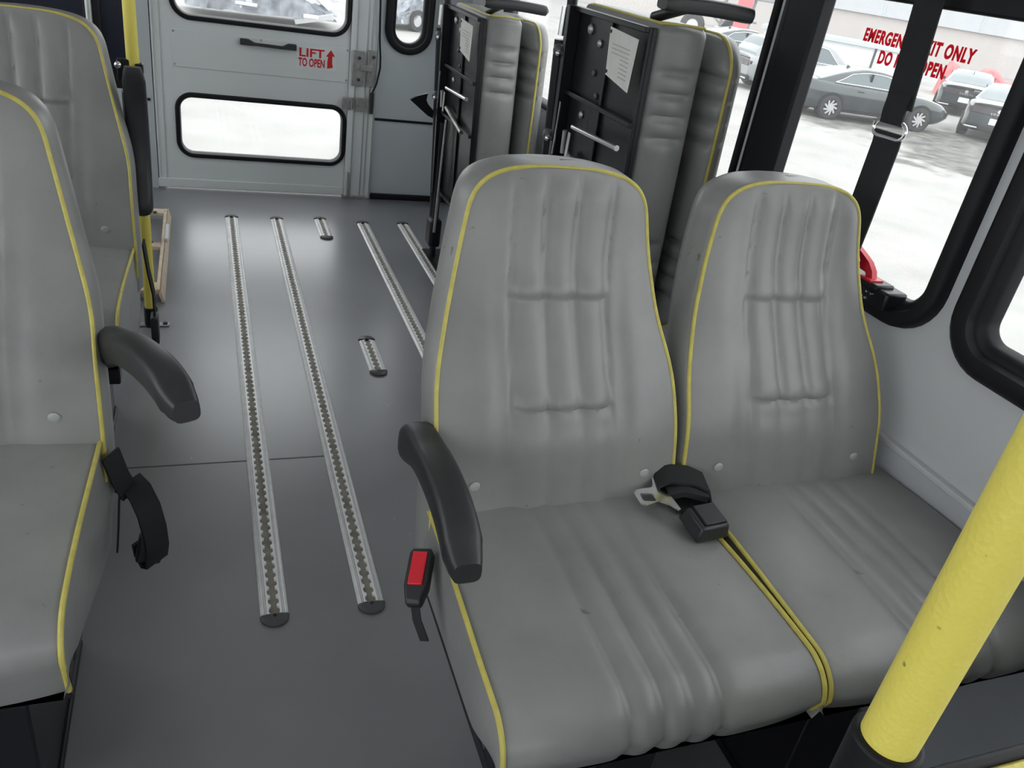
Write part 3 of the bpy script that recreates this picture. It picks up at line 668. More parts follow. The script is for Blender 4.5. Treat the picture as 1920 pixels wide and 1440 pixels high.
# belts of the front right seat: red-button buckle on the aisle side
bk = empty('belt_buckle', (-0.240, -0.085, 0.440)); bk.parent = R1
bk.rotation_euler = Matrix.Identity(3).to_euler()
fwd = Vector((-0.40, -0.30, 0.87)).normalized()          # the way the red button faces
upv = (Vector((0.10, 0.45, 0.5))-fwd*fwd.dot(Vector((0.10, 0.45, 0.5)))).normalized(); rgt = upv.cross(fwd)
MB = Matrix((rgt, upv, fwd)).transposed()
bk.rotation_euler = MB.to_euler()
q = B(); q.loft([[(x*s_, y*s_+o_, z) for x, y in ((-0.017, -0.020), (-0.010, -0.046), (0.010, -0.046), (0.017, -0.020), (0.017, 0.030), (0.013, 0.037), (-0.013, 0.037), (-0.017, 0.030))] for s_, o_, z in ((0.85, 0, -0.022), (1, 0, -0.012), (1, 0, 0.0), (0.9, 0, 0.004))], caps=True)
q.build('buckle_body', PLASTIC, bk, bevel=0.0015)
q = B(); q.span((-0.0105, -0.020, 0.002), (0.0105, 0.029, 0.0075)); q.build('release_button', RED, bk, bevel=0.0015)
q = B(); q.ribbon([(0, -0.040, -0.010), (0.004, -0.060, -0.020), (0.012, -0.080, -0.045)], (1, 0, 0), 0.012, 0.003); q.build('buckle_stalk', WEB, bk)
# folded belt with steel tongue lying between the two cushions
tb = empty('belt_tongue_bundle', (0.195, -0.055, 0.492), math.radians(-8)); tb.parent = R1
q = B(); q.ribbon([(-0.038, 0.042, 0.004), (-0.036, 0.046, 0.016), (-0.020, 0.046, 0.025), (0.020, 0.042, 0.024), (0.042, 0.030, 0.020), (0.046, 0.020, 0.004), (0.030, 0.014, -0.012), (-0.010, 0.020, -0.010)], (0.15, 1, 0), 0.052, 0.004); q.build('webbing_loop', WEB, tb, smooth=60)
q = B(); q.ribbon([(-0.034, 0.030, 0.004), (0.0, 0.026, 0.017), (0.038, 0.018, 0.012)], (0.15, 1, 0), 0.050, 0.010); q.build('webbing_fold', WEB, tb, smooth=60)
tg = [(-0.040, 0.055), (-0.046, 0.035), (-0.050, 0.026), (-0.078, 0.020), (-0.086, 0.010), (-0.084, -0.014), (-0.074, -0.020), (-0.050, -0.010), (-0.036, -0.018), (-0.026, -0.032), (-0.022, -0.030), (-0.032, 0.052)]
plate_solid('tongue', tg, [rrect(-0.077, -0.010, -0.055, 0.010, 0.004, 3)], lambda u, v: (u, v, 0.010), (0, 0, 0.0025), CHROME, tb)
q = B(); q.box((0.012, -0.052, 0.006), (0.062, 0.056, 0.026), Matrix.Rotation(math.radians(14), 3, 'Z') @ Matrix.Rotation(math.radians(10), 3, 'X'), taper=0.82); q.build('belt_buckle_body', PLASTIC, tb, bevel=0.004)
q = B(); q.box((0.014, -0.052, 0.0205), (0.040, 0.040, 0.004), Matrix.Rotation(math.radians(14), 3, 'Z') @ Matrix.Rotation(math.radians(10), 3, 'X')); q.build('buckle_cover', BLACK, tb, bevel=0.0015)
q = B(); q.ribbon([(0.04, -0.045, 0.0), (0.052, -0.03, -0.015), (0.058, 0.0, -0.04)], (0, 1, 0.2), 0.045, 0.004); q.build('buckle_strap', WEB, tb)
# dangling belts of the left seats
def dangling(parent, s=1.0, dx=0.0):
    bt = empty('seat_belt', (0.222+dx, 0.0, 0.0)); bt.parent = parent
    q = B(); q.ribbon([(0, -0.015, 0.455), (0.008, 0.0, 0.40), (0.018, 0.02, 0.352), (0.028, 0.04, 0.352)], (0.6, 0.75, 0.2), 0.034, 0.004); q.build('belt_webbing', WEB, bt)
    q = B(); q.ribbon([(0.008, 0.055, 0.345), (0.018, 0.035, 0.366), (0.034, 0.005, 0.366), (0.047, -0.018, 0.345), (0.054, -0.028, 0.31), (0.056, -0.028, 0.27), (0.052, -0.018, 0.238), (0.042, 0.0, 0.226), (0.034, 0.012, 0.240), (0.032, 0.014, 0.262)], (1, 0.75, 0.25), 0.040, 0.007); q.build('belt_loop', WEB, bt, smooth=60)
    q = B(); q.box((0.043, -0.004, 0.255), (0.040, 0.026, 0.050), Matrix.Rotation(0.2, 3, 'Y')); q.build('belt_buckle', PLASTIC, bt, bevel=0.005)
    q = B(); q.ribbon([(0.004, 0.0, 0.36), (0.0, -0.01, 0.31), (-0.004, -0.02, 0.27)], (0, 1, 0), 0.014, 0.003); q.build('belt_tail', WEB, bt)
    return bt
dangling(L1)
bt = empty('seat_belt', (0.222, 0.10, 0.0)); bt.parent = L2
q = B(); q.ribbon([(0, 0.0, 0.45), (0.004, 0.04, 0.36), (0.010, 0.08, 0.28), (0.010, 0.09, 0.20), (0.006, 0.07, 0.12)], (0.1, 1, 0.2), 0.028, 0.004); q.build('belt_webbing', WEB, bt)
q = B(); q.box((0.008, 0.09, 0.17), (0.02, 0.05, 0.08)); q.build('belt_buckle', PLASTIC, bt, bevel=0.005)
for o in list(proto.children): bpy.data.objects.remove(o)
bpy.data.objects.remove(proto)

# ------------------------------------------------------------------ seats folded up against the right-hand wall
def folded_seat(dx, dy, dz, label, hook=False):
    r = tag(empty('folding_seat', (dx, dy, 0)), label, 'folding seat', 'folding seats stowed against the wall')
    z0, z1 = 0.385+dz, 1.122+dz; lean = -0.030
    def lx(z): return (z-z0)/(z1-z0)*lean
    GZs = [z1-0.100-0.0485*i for i in range(4)]+[z0+0.235-0.0485*i for i in range(4)]
    def groove(z):
        return sum(0.0045*math.exp(-((z-g-dd)/0.0035)**2) for g in GZs for dd in (-0.004, 0.004))+sum(0.006*math.exp(-((z-g)/0.014)**2) for g in GZs)
    # cushion: swept vertically; its nose (-y) is pleated
    q = B(); loops = []
    zs = np.linspace(z0, z1, 150)
    for z in zs:
        e = min(1, (z-z0)/0.022, (z1-z)/0.022); sh = 0.018*(1-math.sqrt(max(0, 1-(1-e)**2)))
        xa, xb, ya, yb = 0.940+lx(z)+sh, 1.075+lx(z)-sh, 1.672+sh, 2.07
        g = groove(z)
        lp = [(xa, yb, z), (xa, ya+0.024, z), (xa+0.004, ya+0.008, z)]
        for k in range(9):
            t = k/8; lp.append((xa+0.012+(xb-xa-0.024)*t, ya-0.010*math.sin(t*PI)+g*min(1, 4*t, 4*(1-t)+0.2), z))
        lp += [(xb-0.003, ya+0.010, z), (xb, ya+0.03, z), (xb, yb, z)]
        loops.append(lp)
    q.loft(loops, caps=True); cu = q.build('seat_cushion', VINYL, r, smooth=50)
    q = B(); q.tube([(0.940+lx(z1)+0.014, y, z1-0.002) for y in (2.05, 1.85, 1.70)]+[(0.955+lx(z1), 1.683, z1-0.001), (0.98+lx(z1), 1.680, z1), (1.03+lx(z1), 1.680, z1), (1.065+lx(z1), 1.684, z1-0.001)], 0.0035); q.build('piping', PIPE, cu)
    # backrest folded over the cushion: ribbed face turned to the aisle
    zb0, zb1 = z0-0.012, z1-0.012
    def edge_y(z):                          # the headrest-and-shoulder outline, seen edge on
        t = (z-zb0)/(zb1-zb0)
        e = min((zb1-z)/0.085, (z-zb0)/0.060, 1.0)
        return 1.655+0.085*(1-math.sqrt(max(0, 1-(1-e)**2)))
    q = B(); loops = []; pip = []
    for z in np.linspace(zb0, zb1, 150):
        y = edge_y(z); g = groove(z); l_ = lx(z)*0.8
        xp = 1.132+l_
        lp = [(1.088+l_, 2.07, z)]
        for k in range(9):
            t = k/8; xx = 1.088+l_+(xp-1.088-l_)*t**0.9; yy = y+0.16*(1-t)**1.6
            lp.append((xx-0.010*math.sin(t*PI)+g*0.9*min(1, 4*(1-t)), yy+g*0.3, z))
        pip.append((xp, y-0.002, z))
        lp += [(xp+0.012, y-0.004, z), (xp+0.030, y+0.004, z), (xp+0.042, y+0.030, z), (xp+0.045, y+0.08, z), (xp+0.040, 2.07, z)]
        loops.append(lp)
    q.loft(loops, caps=True); ba = q.build('backrest', VINYL, r, smooth=50)
    pip = [(1.104+lx(zb0)*0.8, edge_y(zb0)+0.06, zb0-0.001)]+pip+[(1.110+lx(zb1)*0.8, edge_y(zb1)+0.05, zb1+0.002)]
    q = B(); q.tube(pip, 0.0040); q.build('piping', PIPE, ba)
    # black steel tray on the cushion's underside
    xt = 0.940
    def leanpt(x, y, z): return (x+lx(z), y, z)
    tray = [(1.668, z0+0.01), (2.09, z0+0.01), (2.09, z1-0.012), (1.668, z1-0.012)]
    q = B(); q.loft([[leanpt(xt-0.012, y, z) for y, z in tray], [leanpt(xt, y, z) for y, z in tray]], caps=True); q.build('under_tray', BLACK, r, bevel=0.002)
    q = B()
    for y, w_ in ((1.674, 0.012), (1.86, 0.010), (2.075, 0.02)):
        q.loft([[leanpt(xt-(0.045 if y > 2 else 0.020), y-w_/2, z), leanpt(xt-0.012, y-w_/2, z), leanpt(xt-0.012, y+w_/2, z), leanpt(xt-(0.045 if y > 2 else 0.020), y+w_/2, z)] for z in (z0+0.01, z1-0.012)], caps=True)
    for z in (z1-0.018, z1-0.22, z1-0.40, z0+0.03):
        q.loft([[leanpt(xt-0.030, 1.67, z-0.006), leanpt(xt-0.012, 1.67, z-0.006), leanpt(xt-0.012, 1.67, z+0.006), leanpt(xt-0.030, 1.67, z+0.006)], [leanpt(xt-0.030, 2.08, z-0.006), leanpt(xt-0.012, 2.08, z-0.006), leanpt(xt-0.012, 2.08, z+0.006), leanpt(xt-0.030, 2.08, z+0.006)]], caps=True)
    q.build('tray_ribs', BLACK, r, bevel=0.0015)
    bl = None
    for y, z, rr in ((1.985, z1-0.055, 0.013), (1.92, z1-0.08, 0.010), (1.93, z1-0.15, 0.008), (1.90, z1-0.20, 0.008), (1.97, z1-0.26, 0.010)):
        q = B(); q.ball((0, 0, 0), rr, (0.6, 1, 1)); o = q.build('bolt', STEEL if rr > 0.009 else CAP, r); o.location = leanpt(xt-0.014, y, z)
    # instruction sheet
    s0 = [(1.80, z1-0.030), (1.655, z1-0.038), (1.668, z1-0.150), (1.79, z1-0.132)]
    q = B(); q.loft([[leanpt(xt-0.050, y, z) for y, z in s0], [leanpt(xt-0.0485, y, z) for y, z in s0]], caps=True); sh = q.build('instruction_sheet', PAPER, r, smooth=0); sh['label'] = 'white printed instruction sheet'
    q = B()
    for i in range(8):
        z = z1-0.062-i*0.009
        q.loft([[leanpt(xt-0.0512, 1.775 if i < 3 else 1.725, z), leanpt(xt-0.0500, 1.775 if i < 3 else 1.725, z), leanpt(xt-0.0500, 1.775 if i < 3 else 1.725, z-0.0016), leanpt(xt-0.0512, 1.775 if i < 3 else 1.725, z-0.0016)], [leanpt(xt-0.0512, 1.685, z-0.002), leanpt(xt-0.0500, 1.685, z-0.002), leanpt(xt-0.0500, 1.685, z-0.0036), leanpt(xt-0.0512, 1.685, z-0.0036)]], caps=True)
    q.build('print_lines', INK, sh, smooth=0)
    for y, z in ((1.793, z1-0.039), (1.786, z1-0.124)):
        q = B(); q.cyl(leanpt(xt-0.0525, y, z), leanpt(xt-0.048, y, z), 0.004, n=10); q.build('pin', BLACK, sh)
    # locking rod, gas strut, release linkage
    q = B(); q.cyl(leanpt(xt-0.050, 1.93, z1-0.285), leanpt(xt-0.045, 1.68, z1-0.275), 0.007, n=12); q.build('cross_rod', CHROME, r)
    q = B(); q.cyl(leanpt(xt-0.060, 1.955, z1-0.30), leanpt(xt-0.055, 1.965, z1-0.36), 0.006); q.span(leanpt(xt-0.060, 1.925, z1-0.37), leanpt(xt-0.055, 1.940, z1-0.30)); q.build('link_plate', ALU, r)
    q = B(); q.cyl(leanpt(xt-0.055, 2.02, z1-0.24), leanpt(xt-0.055, 2.03, z1-0.38), 0.0028, n=8); q.build('release_wire', CHROME, r)
    # upright side frame, hinge pieces and floor leg
    q = B(); q.cyl((xt+lx(z1)-0.035, 2.115, z1-0.10), (xt-0.01, 2.115, 0.05), 0.016); q.cyl((xt+lx(z1)-0.012, 2.135, z1+0.01), (xt+0.02, 2.135, 0.30), 0.014); q.build('upright_tube', BLACK, r)
    q = B(); q.cyl((xt+lx(z1)-0.035, 2.115, z1-0.02), (xt+lx(z1)-0.035, 2.115, z1-0.09), 0.010); q.build('strut_rod', CHROME, r)
    for zz in (z1-0.125, z1-0.345):
        q = B(); q.ball((0, 0, 0), 0.018, (0.8, 1, 1)); q.ball((0.008, -0.024, -0.004), 0.010); o = q.build('hinge_knuckle', CAP, r); o.location = (xt+lx(zz)-0.045, 2.105, zz)
        q = B(); q.ball((0, 0, 0), 0.008); o = q.build('hinge_bolt', CHROME, r); o.location = (xt+lx(zz)-0.052, 2.085, zz-0.006)
    q = B(); q.span((xt-0.045, 1.70, 0.0), (xt+0.04, 2.14, 0.012)); q.cyl((xt-0.02, 2.06, 0.012), (xt-0.03, 2.06, z0+0.3), 0.014); q.cyl((xt+0.02, 1.76, 0.012), (xt+0.015, 1.78, z0+0.05), 0.013); q.build('leg', BLACK, r)
    q = B(); q.cyl((xt-0.045, 1.97, z0+0.33), (xt-0.042, 1.99, 0.14), 0.0055); q.cyl((xt-0.045, 1.99, z0+0.37), (xt-0.045, 1.76, z0+0.33), 0.0075); q.build('leg_brace', STEEL, r)
    q = B(); q.span((xt-0.05, 2.02, 0.06), (xt+0.0, 2.10, 0.18)); q.build('leg_lock', BLACK, r, bevel=0.012)
    # armrest pointing to the window across the top
    zt = z1+0.040
    loops = []
    for k in range(20):
        t = k/19; x = 0.905+lx(z1)+0.225*t; zc = zt+0.004*math.sin(t*PI); hh = 0.0165*math.sqrt(max(0.08, 1-max(0, (t-0.93)/0.07)**2)*max(0.2, min(1, 0.4+t*8))); w_ = 0.022*math.sqrt(max(0.1, 1-max(0, (t-0.95)/0.05)**2))
        loops.append([(x, 1.61+w_*math.copysign(abs(math.cos(a))**0.6, math.cos(a)), zc+hh*math.copysign(abs(math.sin(a))**0.6, math.sin(a))) for a in [2*PI*i/16 for i in range(16)]])
    q = B(); q.loft(loops, caps=True); q.build('armrest', PLASTIC, r, smooth=50)
    q = B(); q.cyl((0.97+lx(z1), 1.61, zt), (0.97+lx(z1), 1.75, z1+0.005), 0.012); q.build('armrest_pivot', BLACK, r)
    if hook:
        hk = [(0, 0), (0.075, -0.055), (0.10, -0.065), (0.10, -0.035), (0.075, -0.012), (0.066, 0.004), (0.070, 0.030), (0.045, 0.022), (0.02, 0.012)]
        plate_solid('latch_hook', hk, [], lambda u, v: (xt-0.155+u, 2.13, z1-0.375+v), (0, 0.012, 0), BLACK, r)
    return r
folded_seat(0.017, 0.02, 0.0, 'grey folding double seat stowed upright, the nearer one, with a wide white sheet')
folded_seat(-0.020, 1.12, -0.115, 'grey folding double seat stowed upright next to the rear wall, farther one', hook=True)

# ------------------------------------------------------------------ poles, lift, straps
p = tag(empty('stanchion', (-0.176, 2.53, 0)), 'yellow floor-to-ceiling grab pole behind the left-hand seats', 'grab pole')
q = B(); q.cyl((0, 0, 0.02), (0, 0, ZC), 0.0165, n=28); q.build('pole_tube', YELLOW, p)
q = B(); q.cyl((0, 0, 0), (0, 0, 0.065), 0.0205, n=28); q.build('base_socket', BLACK, p, bevel=0.002)
q = B(); q.span((-0.052, -0.012, 0), (0.052, 0.012, 0.006)); q.build('base_flange', STEEL, p, bevel=0.002)
for x in (-0.04, 0.04):
    q = B(); q.cyl((x, 0, 0.006), (x, 0, 0.010), 0.007, n=10); q.build('bolt', BLACK, p)
q = B(); q.span((-0.040, -0.014, 0.742), (-0.005, 0.010, 0.800)); q.span((0.005, -0.02, 0.765), (0.026, 0.010, 0.792)); q.build('clamp_bracket', BLACK, p, bevel=0.003)
q = B(); q.ball((-0.036, -0.022, 0.786), 0.0095); q.build('clamp_knob', CHROME, p)

FX, FY = 0.425, 0.243                         # the pole at the front right, close to the camera
p2 = tag(empty('stanchion', (FX, FY, 0)), 'textured yellow grab pole close by at the lower right', 'grab pole')
q = B(); q.cyl((0, 0, 0.775), (0, 0, ZC), 0.0190, n=40); q.build('pole_tube', YELLOW, p2)
q = B(); q.cyl((0, 0, 0.735), (0, 0, 0.788), 0.0235, 0.0245, n=32); q.cyl((0, 0, 0.0), (0, 0, 0.735), 0.019, n=24); q.build('base_socket', RUBBER, p2, bevel=0.003)
kr = tag(empty('knee_rail', (FX, FY, 0)), 'yellow horizontal rail with black edge trim beside the front pole', 'rail')
q = B(); q.span((0.03, -0.035, 0.655), (0.76, 0.0, 0.7155)); q.build('rail_board', YELLOW, kr, bevel=0.003)
q = B(); q.tube([(0.02, 0.005, 0.715), (0.40, 0.005, 0.715), (0.765, 0.005, 0.715)], 0.0055, 10); q.build('edge_trim', RUBBER, kr)
q = B(); q.span((0.03, -0.02, 0.0), (0.76, -0.012, 0.66)); q.build('modesty_board', RUBBER, kr, bevel=0.002)

lf = tag(empty('wheelchair_lift', (-0.60, 3.15, 0)), 'dark navy wheelchair lift platform folded upright behind the yellow pole', 'wheelchair lift')
q = B(); q.span((-0.38, 0.0, 0.66), (0.365, 0.05, 1.70)); q.build('platform_panel', NAVY, lf, bevel=0.006)
q = B(); q.span((0.245, -0.02, 0.05), (0.295, 0.03, 1.70)); q.span((-0.40, -0.02, 0.05), (-0.35, 0.03, 1.70)); q.build('lift_mast', BLACK, lf, bevel=0.004)
q = B(); q.span((0.30, -0.012, 0.60), (0.368, 0.0, 0.665)); q.build('mast_bracket', BLACK, lf, bevel=0.004)
q = B(); q.cyl((0.262, -0.022, 0.655), (0.262, -0.022, 1.70), 0.010); q.build('hydraulic_rod', ALU, lf)
q = B(); q.tube([(0.385, 0.0, 0.50), (0.395, 0.0, 0.42), (0.41, -0.01, 0.36)], 0.004); q.tube([(0.345, -0.04, 0.60), (0.372, -0.04, 0.60), (0.376, -0.04, 0.56), (0.376, -0.04, 0.42)], 0.006); q.build('white_rods', WHITEP, lf)  # bent white rods beside the panel's lower corner
q = B(); q.span((-0.40, 0.0, 0.0), (0.215, 0.12, 0.06)); q.build('lift_base', BLACK, lf, bevel=0.005)
q = B(); q.span((0.34, -0.02, 0.075), (0.395, 0.05, 0.60)); q.build('side_arm', BLACK, lf, bevel=0.005)

rf = tag(empty('ramp_frame', (-0.222, 3.14, 0.0)), 'cream painted steel ramp frame lying on the floor beside the yellow pole', 'ramp frame')
def bar(n, a, c, m=CREAM, par=rf): q = B(); q.span(a, c); return q.build(n, m, par, bevel=0.003)
q = B(); q.loft([[(0.062, y, 0.03), (0.070, y, 0.0), (0.080, y, 0.004), (0.070, y, 0.046)] for y in (-0.44, 0.43)], caps=True); q.build('side_rail', CREAM, rf, bevel=0.002)
bar('top_rail', (0.054, -0.43, 0.030), (0.066, 0.42, 0.046))
for y, w_ in ((0.395, 0.055), (0.0, 0.05), (-0.395, 0.07)): bar('cross_bar', (-0.13, y-w_/2, 0.028), (0.056, y+w_/2, 0.044))
bar('inner_rail', (-0.15, -0.43, 0.028), (-0.12, 0.40, 0.042))
bar('side_handle', (0.066, 0.05, 0.03), (0.078, 0.22, 0.05), WHITEP)
for y in (0.37, 0.02, -0.40):
    q = B(); q.cyl((0.02, y, 0.042), (0.02, y, 0.048), 0.008, n=10); q.build('bolt', CAP, rf)

sb = tag(empty('shoulder_belt', (1.135, 1.175, 0.62)), 'black shoulder strap with steel ring hanging in front of the emergency window', 'strap')
q = B(); q.ribbon([(0.0, 0.002, 1.2), (0, 0.0, 0.62), (0, -0.014, 0.475), (-0.003, -0.020, 0.452)], (-0.25, 1, 0), 0.052, 0.004); q.build('upper_webbing', WEB, sb)
q = B(); q.ribbon([(-0.006, -0.016, 0.475), (-0.008, -0.018, 0.445), (-0.006, -0.019, 0.425)], (-0.25, 1, 0), 0.042, 0.006); q.build('webbing_fold', WEB, sb)
loop = [(-0.006-0.25*u, -0.019+u, v) for u, v in rrect(-0.031, 0.402, 0.031, 0.430, 0.0139, 8)]
q = B(); q.tube(loop, 0.0035, 8, closed=True); q.build('steel_ring', CHROME, sb)
q = B(); q.ribbon([(-0.004, -0.019, 0.412), (0.0, -0.018, 0.39), (0.004, -0.012, 0.25), (0.010, 0.0, 0.08)], (-0.25, 1, 0), 0.054, 0.004); q.build('lower_webbing', WEB, sb)

# ------------------------------------------------------------------ outside: cars, building, scrap
PAINT = mat('dark_slate_paint', (0.028, 0.038, 0.042), 0.25, 0.1, coat=1.0)
PAINT2 = mat('silver_paint', (0.30, 0.31, 0.32), 0.3, 0.3, coat=0.8)
CARGLASS = mat('car_window_glass', (0.10, 0.13, 0.14), 0.06, 0.0, spec=0.9)
TYRE = mat('tyre_rubber', (0.03, 0.03, 0.032), 0.8)
RIM = mat('alloy_rim', (0.62, 0.63, 0.65), 0.3, 0.7)
LAMPR = mat('tail_lamp_dark', (0.07, 0.012, 0.018), 0.2, coat=0.6)
BAND = mat('boot_band', (0.055, 0.045, 0.055), 0.25, coat=0.6)
PLATE = mat('number_plate_white', (0.75, 0.77, 0.78), 0.5)
def make_car(loc, rz, label, paint=PAINT, suv=False, scale=0.95, group='parked cars on the lot', wrecked=False):
    r = tag(empty('parked_car', loc, rz), label, 'car', group); r.scale = (scale,)*3
    xs = np.linspace(-2.42, 2.42, 45)
    def hw(x): return 0.925*(1-max(0, (abs(x)-1.55)/0.87)**2.6*0.20)
    rh = 1.66 if suv else 1.44
    belt = lambda x: float(smooth_interp(x, [-2.42, -2.1, -1.2, 0.9, 1.6, 2.2, 2.42], ([0.98, 1.08, 1.08, 1.04, 0.98, 0.86, 0.66] if suv else [0.96, 1.03, 0.99, 0.95, 0.90, 0.78, 0.60]), 0.12))
    low = lambda x: 0.24+0.16*max(0, (abs(x)-1.9)/0.5)**1.5
    q = B(); loops = []
    for x in xs:
        w, bz, lz = hw(x), belt(x), low(x); mid = lz+(bz-lz)*0.45
        half = [(w*0.90, lz), (w*0.985, lz+0.10), (w*0.975, mid-0.06), (w*1.0, mid+0.10), (w*0.985, bz-0.13), (w*0.93, bz-0.03), (w*0.80, bz+0.008), (w*0.45, bz+0.025), (0, bz+0.03)]
        xj = x
        loops.append([(xj, y, z) for y, z in half]+[(xj, -y, z) for y, z in half[-2::-1]])
    q.loft(loops, caps=True)
    body = q.build('body', paint, r, smooth=55)
    # greenhouse
    g0, g1 = (-2.25, 1.10) if suv else (-1.95, 1.15)
    roof = lambda x: float(smooth_interp(x, ([-2.25, -2.0, -1.3, 0.0, 0.45, 1.15] if suv else [-1.95, -1.2, -0.45, 0.1, 0.5, 1.2]), ([1.12, rh-0.08, rh, rh-0.01, rh-0.08, 1.0] if suv else [1.02, 1.27, rh, rh-0.005, rh-0.07, 0.94]), 0.16))
    q = B(); loops = []; gx = np.linspace(g0, g1, 36)
    for x in gx:
        w = hw(x); bz = belt(x)-0.01; rz_ = max(roof(x), bz+0.01); k = (rz_-bz)/(rh-0.95)
        half = [(w*0.86, bz), (w*(0.86-0.10*k), bz+(rz_-bz)*0.5), (w*(0.86-0.20*k), rz_-0.05*k), (w*(0.86-0.26*k), rz_-0.012*k), (w*0.32, rz_+0.012), (0, rz_+0.016)]
        loops.append([(x, y, z) for y, z in half]+[(x, -y, z) for y, z in half[-2::-1]])
    q.loft(loops, caps=True); q.build('roof', paint, r, smooth=55)
    # side glass and chrome frame, both sides
    def side_pt(x, f, sg, o=0.012):
        w = hw(x); bz = belt(x); rz_ = max(roof(x), bz+0.01); k = (rz_-bz)/(rh-0.95)
        return (x, sg*(w*(0.86-0.20*k*f)+o), bz+(rz_-0.05*k-bz)*f)
    x0, x1 = (-2.0, 0.75) if suv else (-1.42, 0.72)
    for sg in (-1, 1):
        cols = np.linspace(x0, x1, 22); rows_ = []
        for x in cols:
            t = (x-x0)/(x1-x0); top = 0.90*min(1, (0.10+t*4.0)) if not suv else 0.9*min(1, 0.5+t*5); top *= min(1, 0.12+(1-t)*4.5)
            rows_.append([side_pt(x, 0.07+(top-0.07)*f if top > 0.07 else 0.07, sg) for f in (0, 0.5, 1)])
        q = B(); q.loft(rows_, closed=False); q.build('side_window', CARGLASS, r)
        ol = [p[0] for p in rows_]+[p[2] for p in rows_[::-1]]
        q = B(); q.tube([Vector(p)+Vector((0, sg*0.004, 0)) for p in ol], 0.014, 5, closed=True); q.build('window_chrome', CHROME, r)
        for xp in (-0.32, ) if not suv else (-0.3, -1.3):
            q = B(); q.box(side_pt(xp, 0.45, sg, 0.014), (0.07, 0.02, 0.38)); q.build('door_pillar', BLACK, r)
        for xh in (-0.62, 0.42):
            q = B(); q.box((xh, sg*hw(xh)*1.0, belt(xh)-0.12), (0.20, 0.03, 0.03)); q.build('door_handle', paint, r, bevel=0.008)
        q = B(); q.box((0.0, sg*0.905, 0.30), (2.0, 0.05, 0.04)); q.build('sill_trim', BLACK, r)
        q = B(); q.box((0.72, sg*1.0, 1.0), (0.12, 0.20, 0.12)); q.build('mirror', paint, r, bevel=0.03)
    # front and rear screens
    for nm, xa, xb, sgn in (('rear_window', g0+0.10, -0.75 if not suv else -1.95, 1), ('windscreen', 0.55, g1-0.08, 1)):
        rows_ = []
        for x in np.linspace(xa, xb, 10):
            w = hw(x); bz = belt(x)-0.01; rz_ = max(roof(x), bz+0.01); k = (rz_-bz)/(rh-0.95); hwid = w*(0.86-0.26*k)*0.95
            rows_.append([(x, hwid*u, rz_+0.020-0.020*u*u) for u in np.linspace(-1, 1, 9)])
        q = B(); q.loft(rows_, closed=False); q.build(nm, CARGLASS, r)
    # wheels
    for x in (-1.42, 1.42):
        for sg in (-1, 1):
            q = B(); q.cyl((x, sg*0.70, 0.36), (x, sg*0.938, 0.36), 0.385, n=32); q.build('wheel_arch', BLACK, r)
            wroot = empty('wheel', (x, sg*0.86, 0.335)); wroot.parent = r
            q = B(); prof = [(0.215, 0.095), (0.30, 0.105), (0.325, 0.09), (0.335, 0.05), (0.335, -0.09), (0.215, -0.09)]
            q.loft([[(rr*math.cos(2*PI*i/28), sg*yy, rr*math.sin(2*PI*i/28)) for i in range(28)] for rr, yy in prof+[prof[0]]]); q.build('tyre', TYRE, wroot)
            q = B(); q.cyl((0, sg*0.03, 0), (0, sg*0.06, 0), 0.215, n=24); q.build('rim_dish', BLACK, wroot)
            q = B()
            for i in range(9):
                a = 2*PI*i/9; dd = Matrix.Rotation(a, 3, 'Y')
                q.box(dd @ Vector((0.115, sg*0.085, 0.02)), (0.19, 0.02, 0.045), dd @ Matrix.Rotation(0.35, 3, 'Y'))
            q.cyl((0, sg*0.07, 0), (0, sg*0.10, 0), 0.05, n=12)
            q.build('rim_spokes', RIM, wroot)
    # tail: dark band with lamps, emblem, letters, plate, bumper
    bx = -2.40
    q = B(); q.box((bx-0.015, 0, 0.80), (0.06, 1.42, 0.17)); q.build('boot_band', BAND, r, bevel=0.02)
    for sg in (-1, 1):
        q = B(); q.box((bx+0.035, sg*0.60, 0.82), (0.10, 0.34, 0.11)); q.build('tail_lamp', LAMPR, r, bevel=0.02)
    q = B(); q.box((bx-0.02, 0, 0.945), (0.12, 1.36, 0.03)); q.build('boot_spoiler', BLACK, r, bevel=0.01)
    q = B(); q.cyl((bx-0.045, 0, 0.845), (bx-0.060, 0, 0.845), 0.055, n=20); e = q.build('boot_emblem', CHROME, r); e.scale = (1, 1, 1)
    M = Matrix(((0, 0, -1, bx-0.05), (-1, 0, 0, 0.20), (0, 1, 0, 0.735), (0, 0, 0, 1)))
    text_obj('boot_letters', 'SONATA', 0.075, M, CHROME, r, 1.0, offset=0.002, extrude=0.004, spacing=1.7)
    q = B(); q.box((bx-0.03, -0.52, 0.755), (0.03, 0.11, 0.025)); q.build('boot_badge', CHROME, r)
    q = B(); q.box((bx-0.035, 0, 0.56), (0.02, 0.34, 0.16)); q.build('number_plate', PLATE, r)
    q = B(); q.box((bx+0.03, 0, 0.36), (0.16, 1.50, 0.18)); q.build('rear_bumper', BLACK, r, bevel=0.04)
    for sg in (-1, 1):
        q = B(); q.box((bx-0.055, sg*0.58, 0.34), (0.03, 0.34, 0.045)); q.build('bumper_trim', CHROME, r, bevel=0.01)
    # shark-fin aerial
    fin = [(-0.10, 0), (0.10, 0), (-0.07, 0.075)]
    zf = roof(-0.75)+0.005
    plate_solid('roof_fin', fin, [], lambda u, v: (-0.72+u, -0.012, zf+v), (0, 0.024, 0), paint, r)
    if wrecked:
        for o in (body,):
            pass
    return r
def heading(dx, dy): return math.atan2(dy, dx)
make_car((17.0, 18.75, GZ), heading(2.593, -0.547), 'dark sedan seen side on, with spoked wheels, behind the shoulder strap', scale=0.92)
